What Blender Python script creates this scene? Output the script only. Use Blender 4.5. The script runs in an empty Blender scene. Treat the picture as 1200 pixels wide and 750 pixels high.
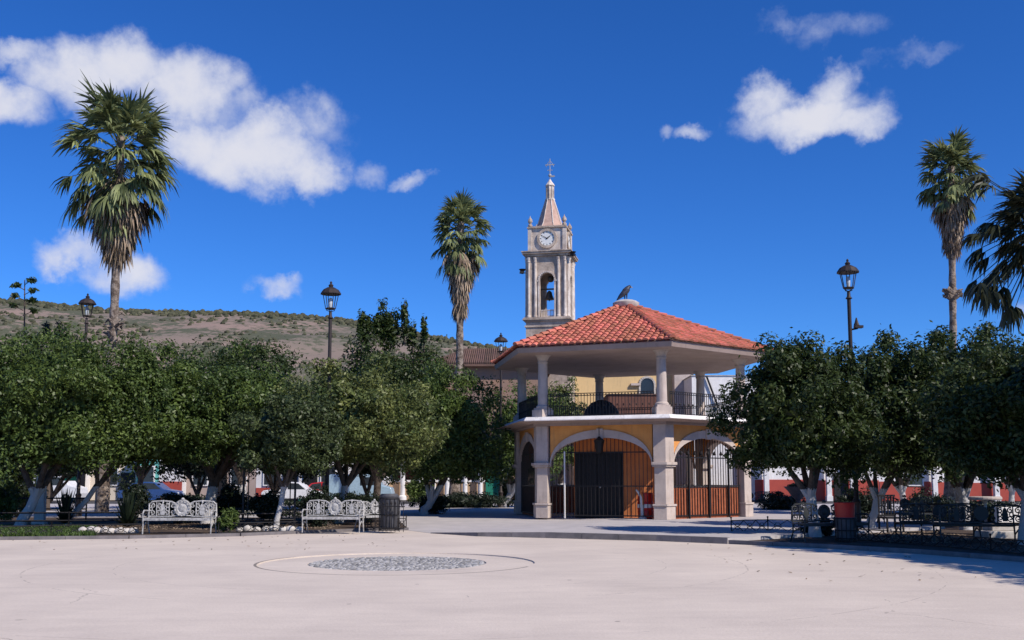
import bpy, math, random
import numpy as np
from mathutils import Vector, Matrix
R=math.radians
SC=bpy.context.scene; COL=SC.collection
# ---------------------------------------------------------------- camera
F=1200.; H=1.65; PITCH=R(6.5); HOR=562.; CP,SP=math.cos(PITCH),math.sin(PITCH)
CY=HOR-F*math.tan(PITCH)
cam=bpy.data.cameras.new('camera'); co=bpy.data.objects.new('camera',cam); COL.objects.link(co)
co.location=(0,0,H); co.rotation_euler=(R(90)+PITCH,0,0)
cam.sensor_width=36; cam.lens=36; cam.shift_y=(CY-375.)/1200.; cam.clip_end=6000; cam.clip_start=.1
SC.camera=co
SC.view_settings.view_transform='Standard'; SC.view_settings.look='None'
SC.view_settings.exposure=0.0; SC.view_settings.gamma=1; SC.view_settings.use_curve_mapping=False
# ---------------------------------------------------------------- sun and sky
SAZ=50.; SEL=42.          # azimuth right of the direction towards the camera, elevation
sv=Vector((math.sin(R(SAZ))*math.cos(R(SEL)),-math.cos(R(SAZ))*math.cos(R(SEL)),math.sin(R(SEL))))
sun=bpy.data.lights.new('sun','SUN'); sun.energy=5.0; sun.angle=R(.53); sun.color=(1,.92,.835)
so=bpy.data.objects.new('sun',sun); COL.objects.link(so); so.rotation_euler=sv.to_track_quat('Z','Y').to_euler()
W=bpy.data.worlds.new('World'); SC.world=W; W.use_nodes=True
nt=W.node_tree; nt.nodes.clear()
def N(nt,t,**k):
    n=nt.nodes.new(t)
    for a,b in k.items(): setattr(n,a,b)
    return n
def L(nt,a,b): nt.links.new(a,b)
def M(nt,op,a,b=None,c=None,clamp=False):
    n=N(nt,'ShaderNodeMath',operation=op); n.use_clamp=clamp
    for i,v in enumerate((a,b,c)):
        if v is None: continue
        if isinstance(v,(int,float)): n.inputs[i].default_value=v
        else: L(nt,v,n.inputs[i])
    return n.outputs[0]
sky=N(nt,'ShaderNodeTexSky',sky_type='NISHITA'); sky.sun_disc=False
sky.sun_elevation=R(SEL); sky.sun_rotation=R(180-SAZ)
sky.air_density=1.0; sky.dust_density=.25; sky.ozone_density=3.; sky.altitude=1900
hs=N(nt,'ShaderNodeHueSaturation'); hs.inputs['Saturation'].default_value=1.22; hs.inputs['Value'].default_value=1.0
L(nt,sky.outputs[0],hs.inputs['Color'])
bg=N(nt,'ShaderNodeBackground'); bg.inputs[1].default_value=.135
wb_=N(nt,'ShaderNodeMix',data_type='RGBA',blend_type='MULTIPLY'); wb_.inputs[0].default_value=1; wb_.inputs[7].default_value=(.38,.68,1.10,1)   # camera white balance of the sky
L(nt,hs.outputs[0],wb_.inputs[6]); L(nt,wb_.outputs[2],bg.inputs[0])
tc=N(nt,'ShaderNodeTexCoord'); 
nz=N(nt,'ShaderNodeTexNoise'); nz.inputs['Scale'].default_value=12; nz.inputs['Detail'].default_value=7; nz.inputs['Roughness'].default_value=.6
L(nt,tc.outputs['Generated'],nz.inputs['Vector'])
nw=N(nt,'ShaderNodeVectorMath',operation='SUBTRACT'); L(nt,nz.outputs['Color'],nw.inputs[0]); nw.inputs[1].default_value=(.5,.5,.5)
ns=N(nt,'ShaderNodeVectorMath',operation='SCALE'); L(nt,nw.outputs[0],ns.inputs[0]); ns.inputs[3].default_value=.085
na=N(nt,'ShaderNodeVectorMath',operation='ADD'); L(nt,tc.outputs['Generated'],na.inputs[0]); L(nt,ns.outputs[0],na.inputs[1])
sp=N(nt,'ShaderNodeSeparateXYZ'); L(nt,na.outputs[0],sp.inputs[0])
AZ=M(nt,'ARCTAN2',sp.outputs[0],sp.outputs[1]); EL=M(nt,'ARCSINE',sp.outputs[2])
def ang(px,py):
    xc=(px-600)/F; v=(CY-py)/F; d=Vector((xc,CP-v*SP,v*CP+SP)).normalized()
    return math.atan2(d.x,d.y),math.asin(d.z)
BL=[(10,118,85,36,.95),(95,88,85,52,1),(150,80,75,50,1.05),(212,108,75,52,1),(262,135,45,36,.6),(300,182,105,54,1.1),(236,168,62,46,1),(352,200,58,34,.95),
    (365,150,55,28,.42),(428,204,30,18,.38),(480,221,26,14,.6),(20,55,46,20,.55),(86,296,48,22,.75),(150,318,62,28,.8),(322,340,36,14,.65),
    (952,134,104,38,1.15),(900,116,44,34,.9),(990,106,46,36,.9),(1015,142,50,26,.9),(818,157,32,14,.65),(990,38,46,16,.16),(1090,60,34,10,.18),
    (1040,72,34,8,.14),(938,30,50,8,.10),(1195,370,30,16,.55),(775,160,16,9,.35)]
acc=None
for (px,py,wx,wy,wt) in BL:
    a0,e0=ang(px,py); a1=(ang(px+wx,py)[0]-ang(px-wx,py)[0])/2; e1=(ang(px,py-wy)[1]-ang(px,py+wy)[1])/2
    u=M(nt,'MULTIPLY',M(nt,'SUBTRACT',AZ,a0),1/a1); v=M(nt,'MULTIPLY',M(nt,'SUBTRACT',EL,e0),1/e1)
    d=M(nt,'SUBTRACT',wt,M(nt,'MULTIPLY',M(nt,'ADD',M(nt,'MULTIPLY',u,u),M(nt,'MULTIPLY',v,v)),wt))
    acc=d if acc is None else M(nt,'MAXIMUM',acc,d)
n2=N(nt,'ShaderNodeTexNoise'); n2.inputs['Scale'].default_value=21; n2.inputs['Detail'].default_value=9; n2.inputs['Roughness'].default_value=.62
L(nt,tc.outputs['Generated'],n2.inputs['Vector'])
fld=M(nt,'ADD',acc,M(nt,'MULTIPLY',M(nt,'SUBTRACT',n2.outputs[0],.5),1.3))
mr=N(nt,'ShaderNodeMapRange',interpolation_type='SMOOTHSTEP'); L(nt,fld,mr.inputs[0]); mr.inputs[1].default_value=-.12; mr.inputs[2].default_value=1.0; mr.inputs[4].default_value=.93
cr=N(nt,'ShaderNodeMapRange'); L(nt,fld,cr.inputs[0]); cr.inputs[1].default_value=.0; cr.inputs[2].default_value=1.1
cm=N(nt,'ShaderNodeMix',data_type='RGBA'); L(nt,cr.outputs[0],cm.inputs[0]); cm.inputs[6].default_value=(.52,.60,.84,1); cm.inputs[7].default_value=(.82,.82,.89,1)
bg2=N(nt,'ShaderNodeBackground'); bg2.inputs[1].default_value=.95; L(nt,cm.outputs[2],bg2.inputs[0])
mx=N(nt,'ShaderNodeMixShader'); L(nt,mr.outputs[0],mx.inputs[0]); L(nt,bg.outputs[0],mx.inputs[1]); L(nt,bg2.outputs[0],mx.inputs[2])
wo=N(nt,'ShaderNodeOutputWorld'); L(nt,mx.outputs[0],wo.inputs[0])

# ---------------------------------------------------------------- helpers
def P(px,py,Y):
    xc=(px-600)/F; v=(CY-py)/F; t=Y/(CP-v*SP)
    return Vector((xc*t,Y,H+(v*CP+SP)*t))
def G(px,py,z=0.):
    xc=(px-600)/F; v=(CY-py)/F; t=(z-H)/(v*CP+SP)
    return Vector((xc*t,(CP-v*SP)*t,z))
def ZZ(py,Y,px=600): return P(px,py,Y).z
def XX(px,Y,py=562): return P(px,py,Y).x
class MB:
    def __init__(s): s.v=[]; s.f=[]; s.m=[]; s.M=None
    def add(s,vs,fs,mi=0):
        b=len(s.v); s.v+= [tuple(s.M@Vector(v)) if s.M else tuple(v) for v in vs]
        s.f+=[tuple(i+b for i in f) for f in fs]; s.m+=[mi]*len(fs); return s
    def box(s,c,d,rz=0,mi=0,tp=1.):
        x,y,z=[q/2 for q in d]; ca,sa=math.cos(rz),math.sin(rz); vs=[]
        for k in (-1,1):
            q=tp if k==1 else 1.
            for i,j in ((-1,-1),(1,-1),(1,1),(-1,1)):
                X=i*x*q; Y=j*y*q; vs.append((c[0]+X*ca-Y*sa,c[1]+X*sa+Y*ca,c[2]+k*z))
        return s.add(vs,[(0,3,2,1),(4,5,6,7),(0,1,5,4),(1,2,6,5),(2,3,7,6),(3,0,4,7)],mi)
    def prism(s,poly,z0,z1,mi=0,sc=1.,c=None):
        n=len(poly)
        if c is None: c=(sum(p[0] for p in poly)/n,sum(p[1] for p in poly)/n)
        vs=[(p[0],p[1],z0) for p in poly]+[(c[0]+(p[0]-c[0])*sc,c[1]+(p[1]-c[1])*sc,z1) for p in poly]
        return s.add(vs,[tuple(range(n))[::-1],tuple(range(n,2*n))]+[(i,(i+1)%n,n+(i+1)%n,n+i) for i in range(n)],mi)
    def tube(s,pts,rs,n=8,mi=0,cap=True):
        pts=[Vector(p) for p in pts]
        if not isinstance(rs,(list,tuple)): rs=[rs]*len(pts)
        vs=[];fs=[]; up=None
        for i,p in enumerate(pts):
            t=(pts[min(i+1,len(pts)-1)]-pts[max(i-1,0)]).normalized()
            if up is None: up=t.orthogonal().normalized()
            a=(up-t*up.dot(t)); a=a.normalized() if a.length>1e-4 else t.orthogonal().normalized(); up=a; b=t.cross(a)
            for k in range(n):
                w=2*math.pi*k/n; vs.append(p+(a*math.cos(w)+b*math.sin(w))*rs[i])
        for i in range(len(pts)-1):
            for k in range(n): fs.append((i*n+k,i*n+(k+1)%n,(i+1)*n+(k+1)%n,(i+1)*n+k))
        if cap: fs+= [tuple(range(n))[::-1],tuple(range(len(vs)-n,len(vs)))]
        return s.add(vs,fs,mi)
    def lathe(s,prof,c=(0,0,0),n=16,mi=0,ph=0.):
        vs=[];fs=[]
        for r,z in prof:
            for k in range(n):
                w=2*math.pi*k/n+ph; vs.append((c[0]+r*math.cos(w),c[1]+r*math.sin(w),c[2]+z))
        for i in range(len(prof)-1):
            for k in range(n): fs.append((i*n+k,i*n+(k+1)%n,(i+1)*n+(k+1)%n,(i+1)*n+k))
        fs+=[tuple(range(n))[::-1],tuple(range(len(vs)-n,len(vs)))]
        return s.add(vs,fs,mi)
    def ball(s,c,r,n=10,mi=0,sz=1.):
        k=max(4,n//2); return s.lathe([(max(1e-3,r*math.sin(math.pi*i/k)),-r*sz*math.cos(math.pi*i/k)) for i in range(k+1)],c,n,mi)
    def build(s,name,mats,parent=None,smooth=False,bevel=0):
        me=bpy.data.meshes.new(name); me.from_pydata(s.v,[],s.f)
        if not isinstance(mats,(list,tuple)): mats=[mats]
        for m in mats: me.materials.append(m)
        if len(mats)>1: me.polygons.foreach_set('material_index',s.m)
        me.update()
        o=bpy.data.objects.new(name,me); COL.objects.link(o)
        if parent: o.parent=parent
        if smooth:
            me.polygons.foreach_set('use_smooth',[True]*len(me.polygons))
            try: me.set_sharp_from_angle(angle=R(40))
            except Exception: pass
        if bevel:
            b=o.modifiers.new('bevel','BEVEL'); b.width=bevel; b.segments=2; b.limit_method='ANGLE'
        return o
def npmesh(name,V,Fq,mat,parent=None,smooth=False):
    me=bpy.data.meshes.new(name); me.vertices.add(len(V)); me.vertices.foreach_set('co',V.astype(np.float32).ravel())
    k=Fq.shape[1]; me.loops.add(Fq.size); me.loops.foreach_set('vertex_index',Fq.astype(np.int32).ravel())
    me.polygons.add(len(Fq)); me.polygons.foreach_set('loop_start',np.arange(0,Fq.size,k,dtype=np.int32))
    try: me.polygons.foreach_set('loop_total',np.full(len(Fq),k,dtype=np.int32))
    except Exception: pass
    me.materials.append(mat); me.update(); me.validate()
    if smooth: me.polygons.foreach_set('use_smooth',[True]*len(Fq))
    o=bpy.data.objects.new(name,me); COL.objects.link(o)
    if parent: o.parent=parent
    return o
def root(name,loc,rz=0.):
    o=bpy.data.objects.new(name,None); o.empty_display_size=.3; COL.objects.link(o); o.location=loc; o.rotation_euler=(0,0,rz); return o
def tag(o,label=None,cat=None,group=None,kind=None):
    if label: o['label']=label
    if cat: o['category']=cat
    if group: o['group']=group
    if kind: o['kind']=kind
    return o
def copy_tree(o,parent=None):
    c=o.copy(); COL.objects.link(c); c.parent=parent
    for ch in list(o.children): copy_tree(ch,c)
    return c
# ---------------------------------------------------------------- materials
def mat(name,c1,c2=None,rough=.8,scale=6.,bump=0.,bscale=None,metal=0.,isl=0.,detail=5,spec=.3,coord='Object',lo=.35,hi=.65):
    m=bpy.data.materials.new(name); m.use_nodes=True; t=m.node_tree; b=t.nodes['Principled BSDF']
    b.inputs['Roughness'].default_value=rough; b.inputs['Metallic'].default_value=metal; b.inputs['Specular IOR Level'].default_value=spec
    c2=c2 or tuple(q*.82 for q in c1)
    tcn=N(t,'ShaderNodeTexCoord'); nn=N(t,'ShaderNodeTexNoise'); nn.inputs['Scale'].default_value=scale; nn.inputs['Detail'].default_value=detail; nn.inputs['Roughness'].default_value=.62
    L(t,tcn.outputs[coord],nn.inputs['Vector'])
    mrn=N(t,'ShaderNodeMapRange'); L(t,nn.outputs[0],mrn.inputs[0]); mrn.inputs[1].default_value=lo; mrn.inputs[2].default_value=hi
    mm=N(t,'ShaderNodeMix',data_type='RGBA'); L(t,mrn.outputs[0],mm.inputs[0]); mm.inputs[6].default_value=(*c1,1); mm.inputs[7].default_value=(*c2,1)
    out=mm.outputs[2]
    if isl:
        g=N(t,'ShaderNodeNewGeometry'); h=N(t,'ShaderNodeHueSaturation'); L(t,out,h.inputs['Color'])
        L(t,M(t,'MULTIPLY_ADD',g.outputs['Random Per Island'],2*isl,1-isl),h.inputs['Value'])
        L(t,M(t,'MULTIPLY_ADD',g.outputs['Random Per Island'],-.02,.51),h.inputs['Hue']); out=h.outputs[0]
    L(t,out,b.inputs['Base Color'])
    if bump:
        n3=N(t,'ShaderNodeTexNoise'); n3.inputs['Scale'].default_value=bscale or scale*4; n3.inputs['Detail'].default_value=6; L(t,tcn.outputs[coord],n3.inputs['Vector'])
        bp=N(t,'ShaderNodeBump'); bp.inputs['Strength'].default_value=bump; bp.inputs['Distance'].default_value=.05; L(t,n3.outputs[0],bp.inputs['Height']); L(t,bp.outputs[0],b.inputs['Normal'])
    return m
def leafmat(name,c1,c2,trans=.22,isl=.45,gloss=.46,scale=1.2):
    m=mat(name,c1,c2,rough=gloss,scale=scale,isl=isl,spec=.28); t=m.node_tree; b=t.nodes['Principled BSDF']; o=t.nodes['Material Output']
    src=b.inputs['Base Color'].links[0].from_socket
    tr=N(t,'ShaderNodeBsdfTranslucent'); h=N(t,'ShaderNodeHueSaturation'); L(t,src,h.inputs['Color']); h.inputs['Hue'].default_value=.485; h.inputs['Value'].default_value=1.3; L(t,h.outputs[0],tr.inputs[0])
    mxs=N(t,'ShaderNodeMixShader'); mxs.inputs[0].default_value=trans; L(t,b.outputs[0],mxs.inputs[1]); L(t,tr.outputs[0],mxs.inputs[2]); L(t,mxs.outputs[0],o.inputs[0])
    return m
CON=(.50,.435,.425)
m_grey=mat('grey_paving',(.50,.46,.44),(.42,.39,.375),rough=.9,scale=1.3,bump=.15,bscale=25)
m_soil=mat('soil',(.10,.07,.05),(.05,.035,.027),rough=1,scale=1.6,bump=.8,bscale=14)
m_ground=mat('earth',(.16,.13,.11),(.09,.08,.07),rough=1,scale=.2)
m_asphalt=mat('asphalt',(.075,.072,.075),(.05,.05,.052),rough=.95,scale=2)
m_stone=mat('cream_stone',(.56,.47,.41),(.45,.375,.33),rough=.85,scale=2.2,bump=.12,bscale=30)
m_white=mat('white_paint',(.80,.78,.75),(.70,.67,.64),rough=.7,scale=3)
m_slabw=mat('white_edge_paint',(.82,.80,.77),(.68,.65,.62),rough=.7,scale=2)
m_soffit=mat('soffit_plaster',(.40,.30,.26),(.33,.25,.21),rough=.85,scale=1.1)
m_orange=mat('orange_paint',(.74,.25,.08),(.64,.20,.065),rough=.75,scale=2.5)
m_ochre=mat('ochre_paint',(.78,.36,.10),(.68,.29,.08),rough=.75,scale=2.5)
m_wood=mat('terracotta_panel',(.38,.115,.05),(.26,.075,.035),rough=.7,scale=5)
m_iron=mat('black_iron',(.018,.017,.018),(.028,.024,.022),rough=.5,scale=9,metal=.3)
m_ironr=mat('dark_lamp_iron',(.05,.035,.03),(.03,.026,.026),rough=.55,scale=9,metal=.2)
m_tile=mat('roof_tile',(.56,.19,.12),(.42,.13,.085),rough=.75,scale=1.6,isl=.32,bump=.1)
m_tile2=mat('old_roof_tile',(.17,.10,.075),(.11,.07,.055),rough=.9,scale=1,isl=.2)
m_tower=mat('tower_stone',(.56,.46,.37),(.27,.21,.165),rough=.9,scale=1.1,bump=.5,bscale=6,lo=.38,hi=.7)
m_towerl=mat('tower_pale_stone',(.74,.66,.58),(.44,.36,.30),rough=.9,scale=1.2,bump=.3,bscale=8)
m_spire=mat('spire_cantera',(.56,.38,.30),(.42,.28,.22),rough=.9,scale=2,isl=.1)
m_yellow=mat("yellow_wall",(.72,.51,.25),(.64,.45,.22),rough=.85,scale=.5)
m_dark=mat('dark_interior',(.012,.011,.012),rough=.6)
m_redp=mat('red_dado',(.42,.075,.05),(.34,.06,.045),rough=.75,scale=1)
m_bark=mat('bark',(.13,.10,.08),(.06,.045,.035),rough=1,scale=5,bump=.9,bscale=16)
m_palmb=mat('palm_bark',(.30,.245,.20),(.12,.09,.07),rough=1,scale=4,bump=1.,bscale=12,lo=.42,hi=.58)
m_glass=mat('lamp_glass',(.55,.58,.6),rough=.15,spec=.6)
m_winglass=mat('window_glass',(.03,.035,.04),rough=.15,spec=.6)
m_rub=mat('tyre_rubber',(.02,.02,.02),rough=.8)
m_silver=mat('white_iron_paint',(.52,.505,.48),(.24,.235,.225),rough=.5,scale=14)
m_redplastic=mat('red_plastic',(.60,.02,.012),(.5,.018,.012),rough=.4,scale=3,spec=.5)
m_binp=mat('grey_bin',(.10,.10,.11),(.07,.07,.075),rough=.6)
m_stonew=mat('whitewashed_stone',(.60,.56,.50),(.40,.36,.32),rough=.9,scale=5)
m_green=mat('green_door',(.02,.20,.13),rough=.5)
m_tan=mat('tan_dado',(.52,.36,.22),(.44,.30,.19),rough=.9,scale=1)
m_turq=mat('turquoise_wall',(.15,.50,.45),rough=.85,scale=1)
m_blue=mat('blue_paint',(.04,.13,.42),rough=.5)
m_feather=mat('blue_black_feathers',(.018,.022,.04),(.06,.06,.075),rough=.5,scale=9)
m_beak=mat('pale_beak',(.4,.33,.2),rough=.5)
def streak(m,amt=.5,sc=(2.6,2.6,.28),dirt=(.16,.12,.10)):
    t=m.node_tree; b=t.nodes['Principled BSDF']; src=b.inputs['Base Color'].links[0].from_socket; tcn=[n for n in t.nodes if n.type=='TEX_COORD'][0]
    mp=N(t,'ShaderNodeMapping'); mp.inputs['Scale'].default_value=sc; L(t,tcn.outputs['Object'],mp.inputs[0]); n=N(t,'ShaderNodeTexNoise'); n.inputs['Scale'].default_value=2.2; n.inputs['Detail'].default_value=7; n.inputs['Roughness'].default_value=.7; L(t,mp.outputs[0],n.inputs['Vector'])
    mr=N(t,'ShaderNodeMapRange'); L(t,n.outputs[0],mr.inputs[0]); mr.inputs[1].default_value=.54; mr.inputs[2].default_value=.72; mr.inputs[4].default_value=amt
    mm=N(t,'ShaderNodeMix',data_type='RGBA'); L(t,mr.outputs[0],mm.inputs[0]); L(t,src,mm.inputs[6]); mm.inputs[7].default_value=(*dirt,1); L(t,mm.outputs[2],b.inputs['Base Color'])
for m_,a_ in ((m_stone,.45),(m_slabw,.5),(m_soffit,.4),(m_ochre,.35),(m_orange,.3),(m_tower,.75),(m_towerl,.6),(m_white,.3),(m_yellow,.3)): streak(m_,a_)
def trunkmat():
    m=mat('whitewashed_bark',(.13,.10,.08),(.06,.045,.035),rough=1,scale=5,bump=.7,bscale=16); t=m.node_tree; b=t.nodes['Principled BSDF']
    src=b.inputs['Base Color'].links[0].from_socket; tcn=[n for n in t.nodes if n.type=='TEX_COORD'][0]
    s=N(t,'ShaderNodeSeparateXYZ'); L(t,tcn.outputs['Object'],s.inputs[0]); nn=[n for n in t.nodes if n.type=='TEX_NOISE'][0]
    h=M(t,'ADD',s.outputs[2],M(t,'MULTIPLY',nn.outputs[0],.35)); g=M(t,'GREATER_THAN',h,1.52)
    mm=N(t,'ShaderNodeMix',data_type='RGBA'); L(t,g,mm.inputs[0]); mm.inputs[6].default_value=(.46,.44,.42,1); L(t,src,mm.inputs[7]); L(t,mm.outputs[2],b.inputs['Base Color'])
    return m
m_wtrunk=trunkmat()
l_dark=leafmat('leaf_dark',(.052,.075,.018),(.026,.046,.012))
l_mid=leafmat('leaf_mid',(.10,.145,.032),(.042,.072,.017),scale=.8)
l_yel=leafmat('leaf_yellowish',(.165,.185,.055),(.055,.085,.024),scale=.9)
l_blue=leafmat('leaf_greyish',(.075,.10,.036),(.038,.058,.020))
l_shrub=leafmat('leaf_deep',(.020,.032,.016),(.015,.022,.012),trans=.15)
l_palm=leafmat('palm_frond',(.25,.285,.12),(.075,.10,.04),trans=.25,isl=.5,scale=.7,gloss=.5)
l_dead=leafmat('dead_frond',(.42,.33,.23),(.14,.10,.065),trans=.12,isl=.5,gloss=.8,scale=.8)
l_grass=leafmat('grass_blade',(.08,.12,.03),(.05,.09,.02),scale=2)

# plaza concrete: mottled pinkish slab, worn arcs and cracks of its own
def plazamat(cx,cy):
    m=mat('pink_concrete',(.65,.56,.465),(.525,.45,.38),rough=.88,scale=.35,bump=.12,bscale=30,detail=9,lo=.3,hi=.7); t=m.node_tree; b=t.nodes['Principled BSDF']
    src=b.inputs['Base Color'].links[0].from_socket; tcn=[n for n in t.nodes if n.type=='TEX_COORD'][0]
    # fine speckle
    n1=N(t,'ShaderNodeTexNoise'); n1.inputs['Scale'].default_value=22; n1.inputs['Detail'].default_value=8; L(t,tcn.outputs['Object'],n1.inputs['Vector'])
    n0=N(t,'ShaderNodeTexNoise'); n0.inputs['Scale'].default_value=1.7; n0.inputs['Detail'].default_value=8; n0.inputs['Roughness'].default_value=.7
    mp=N(t,'ShaderNodeMapping'); mp.inputs['Scale'].default_value=(.45,1.6,1); L(t,tcn.outputs['Object'],mp.inputs[0]); L(t,mp.outputs[0],n0.inputs['Vector'])
    v=M(t,'ADD',M(t,'MULTIPLY_ADD',n1.outputs[0],.26,.74),M(t,'MULTIPLY',n0.outputs[0],.30))
    # cracks: voronoi distance to edge, warped
    wv=N(t,'ShaderNodeVectorMath',operation='SCALE'); n4=N(t,'ShaderNodeTexNoise'); n4.inputs['Scale'].default_value=.7; n4.inputs['Detail'].default_value=6; L(t,tcn.outputs['Object'],n4.inputs['Vector']); L(t,n4.outputs['Color'],wv.inputs[0]); wv.inputs[3].default_value=1.6
    ad=N(t,'ShaderNodeVectorMath',operation='ADD'); L(t,tcn.outputs['Object'],ad.inputs[0]); L(t,wv.outputs[0],ad.inputs[1])
    vo=N(t,'ShaderNodeTexVoronoi',feature='DISTANCE_TO_EDGE'); vo.inputs['Scale'].default_value=.13; L(t,ad.outputs[0],vo.inputs['Vector'])
    gate=N(t,'ShaderNodeTexNoise'); gate.inputs['Scale'].default_value=.25; L(t,tcn.outputs['Object'],gate.inputs['Vector'])
    ck=M(t,'MULTIPLY',M(t,'LESS_THAN',vo.outputs['Distance'],.0016),M(t,'GREATER_THAN',gate.outputs[0],.60))
    # arc joints round the drain
    s=N(t,'ShaderNodeSeparateXYZ'); L(t,tcn.outputs['Object'],s.inputs[0])
    dx=M(t,'SUBTRACT',s.outputs[0],cx); dy=M(t,'SUBTRACT',s.outputs[1],cy)
    rr=M(t,'SQRT',M(t,'ADD',M(t,'MULTIPLY',dx,dx),M(t,'MULTIPLY',dy,dy))); rr=M(t,'ADD',rr,M(t,'MULTIPLY',n4.outputs[0],.12))
    arc=None
    for r0,w in ((5.4,.010),(6.9,.014),(10.2,.010)):
        a=M(t,'LESS_THAN',M(t,'ABSOLUTE',M(t,'SUBTRACT',rr,r0)),w); arc=a if arc is None else M(t,'MAXIMUM',arc,a)
    arc=M(t,'MULTIPLY',arc,M(t,'GREATER_THAN',n0.outputs[0],.50))
    r2=M(t,'SQRT',M(t,'ADD',M(t,'MULTIPLY',dx,dx),M(t,'MULTIPLY',dy,dy))); rim_band=M(t,'MULTIPLY',M(t,'LESS_THAN',M(t,'ABSOLUTE',M(t,'SUBTRACT',r2,RR+.03)),.028),M(t,'LESS_THAN',M(t,'ADD',dy,M(t,'MULTIPLY',dx,.5)),.3)); arc=M(t,'MAXIMUM',arc,M(t,'MULTIPLY',rim_band,2.2))  # darker band along the front-left rim of the recess
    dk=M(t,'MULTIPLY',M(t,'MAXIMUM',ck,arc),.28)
    # occasional dark leaf scraps
    v2=N(t,'ShaderNodeTexVoronoi'); v2.inputs['Scale'].default_value=.9; L(t,tcn.outputs['Object'],v2.inputs['Vector'])
    spx=M(t,'LESS_THAN',v2.outputs['Distance'],.035); dk=M(t,'MAXIMUM',dk,M(t,'MULTIPLY',spx,.5))
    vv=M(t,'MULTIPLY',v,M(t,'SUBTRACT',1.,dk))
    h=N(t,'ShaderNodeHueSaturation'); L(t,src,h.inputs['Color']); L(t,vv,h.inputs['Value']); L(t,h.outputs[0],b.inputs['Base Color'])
    return m
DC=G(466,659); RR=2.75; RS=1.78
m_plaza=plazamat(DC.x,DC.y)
# ---------------------------------------------------------------- setting
g=MB(); g.add([(-3000,-300,-.07),(3000,-300,-.07),(3000,3500,-.07),(-3000,3500,-.07)],[(0,1,2,3)]); tag(g.build('ground',m_ground),kind='structure')
KERB=[G(505,625),G(560,628.5),G(640,630.5),G(770,634),G(853,637.5)]
RB=[G(853,637.5),G(960,642.5),G(1080,649.5),G(1200,659),Vector((11.8,16,0)),Vector((14.,10,0)),Vector((15,0,0)),Vector((15,-12,0))]
LB=[Vector((-26,-12,0)),Vector((-26,22,0)),G(-60,635),G(0,633),G(150,631.5),G(280,628.5),G(360,625),G(430,622.5),G(478,621.5)]
outer=LB+[G(505,625)]+KERB[1:]+RB[1:]
def cast(cx,cy,a,poly):
    dx,dy=math.cos(a),math.sin(a); best=None
    for i in range(len(poly)):
        p,q=poly[i],poly[(i+1)%len(poly)]; ex,ey=q.x-p.x,q.y-p.y; den=dx*ey-dy*ex
        if abs(den)<1e-9: continue
        t=((p.x-cx)*ey-(p.y-cy)*ex)/den; s=((p.x-cx)*dy-(p.y-cy)*dx)/den
        if t>0 and -1e-6<=s<=1+1e-6 and (best is None or t<best): best=t
    return best
angs=sorted(set([2*math.pi*i/120 for i in range(120)]+[math.atan2(p.y-DC.y,p.x-DC.x)%(2*math.pi) for p in outer]))
g=MB(); n=len(angs); vi=[];vo_=[];vf=[]
for a in angs:
    t=cast(DC.x,DC.y,a,outer); vi.append((DC.x+RR*math.cos(a),DC.y+RR*math.sin(a),0)); vo_.append((DC.x+t*math.cos(a),DC.y+t*math.sin(a),0)); vf.append((vi[-1][0],vi[-1][1],-.06))
g.add(vi+vo_+vf,[(i,n+i,n+(i+1)%n,(i+1)%n) for i in range(n)]+[(i,(i+1)%n,2*n+(i+1)%n,2*n+i) for i in range(n)])
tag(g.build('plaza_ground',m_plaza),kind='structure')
g=MB()
for k in range(96):
    a,b=2*math.pi*k/96,2*math.pi*(k+1)/96
    g.add([(DC.x+r*math.cos(w),DC.y+r*math.sin(w),z) for r,w,z in ((RR+.02,a,-.026),(RR+.02,b,-.026),(RS,b,-.012),(RS,a,-.012))],[(3,0,1,2)])
    g.add([(DC.x+r*math.cos(w),DC.y+r*math.sin(w),z) for r,w,z in ((RS,a,-.012),(RS,b,-.012),(RS,b,-.030),(RS,a,-.030))],[(3,0,1,2)])
g.add([(DC.x+RS*math.cos(2*math.pi*k/96),DC.y+RS*math.sin(2*math.pi*k/96),-.030) for k in range(96)],[tuple(range(96))],1)
m_cob=mat('cobble',(.36,.35,.335),(.22,.215,.21),rough=.85,scale=9,isl=.45)
m_mort=mat('mortar',(.33,.31,.295),(.22,.21,.205),rough=.95,scale=8)
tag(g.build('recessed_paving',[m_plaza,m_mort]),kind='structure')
random.seed(4); g=MB(); pts=[]
tries=0
while len(pts)<900 and tries<30000:
    tries+=1; a=random.random()*6.283; r=RS*math.sqrt(random.random())*.97; x,y=r*math.cos(a),r*math.sin(a); q=random.uniform(.035,.075)
    if all((x-u)**2+(y-v)**2>(.8*(q+w))**2 for u,v,w in pts): pts.append((x,y,q))
for x,y,q in pts:
    g.lathe([(q,0),(q*.92,.014),(q*.6,.026),(.002,.03)],(DC.x+x,DC.y+y,-.033),6,ph=random.random()*3)
tag(g.build('cobblestones',m_cob,smooth=True),'grey round cobblestones set in the round recess of the plaza','cobblestones',kind='stuff')
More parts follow.
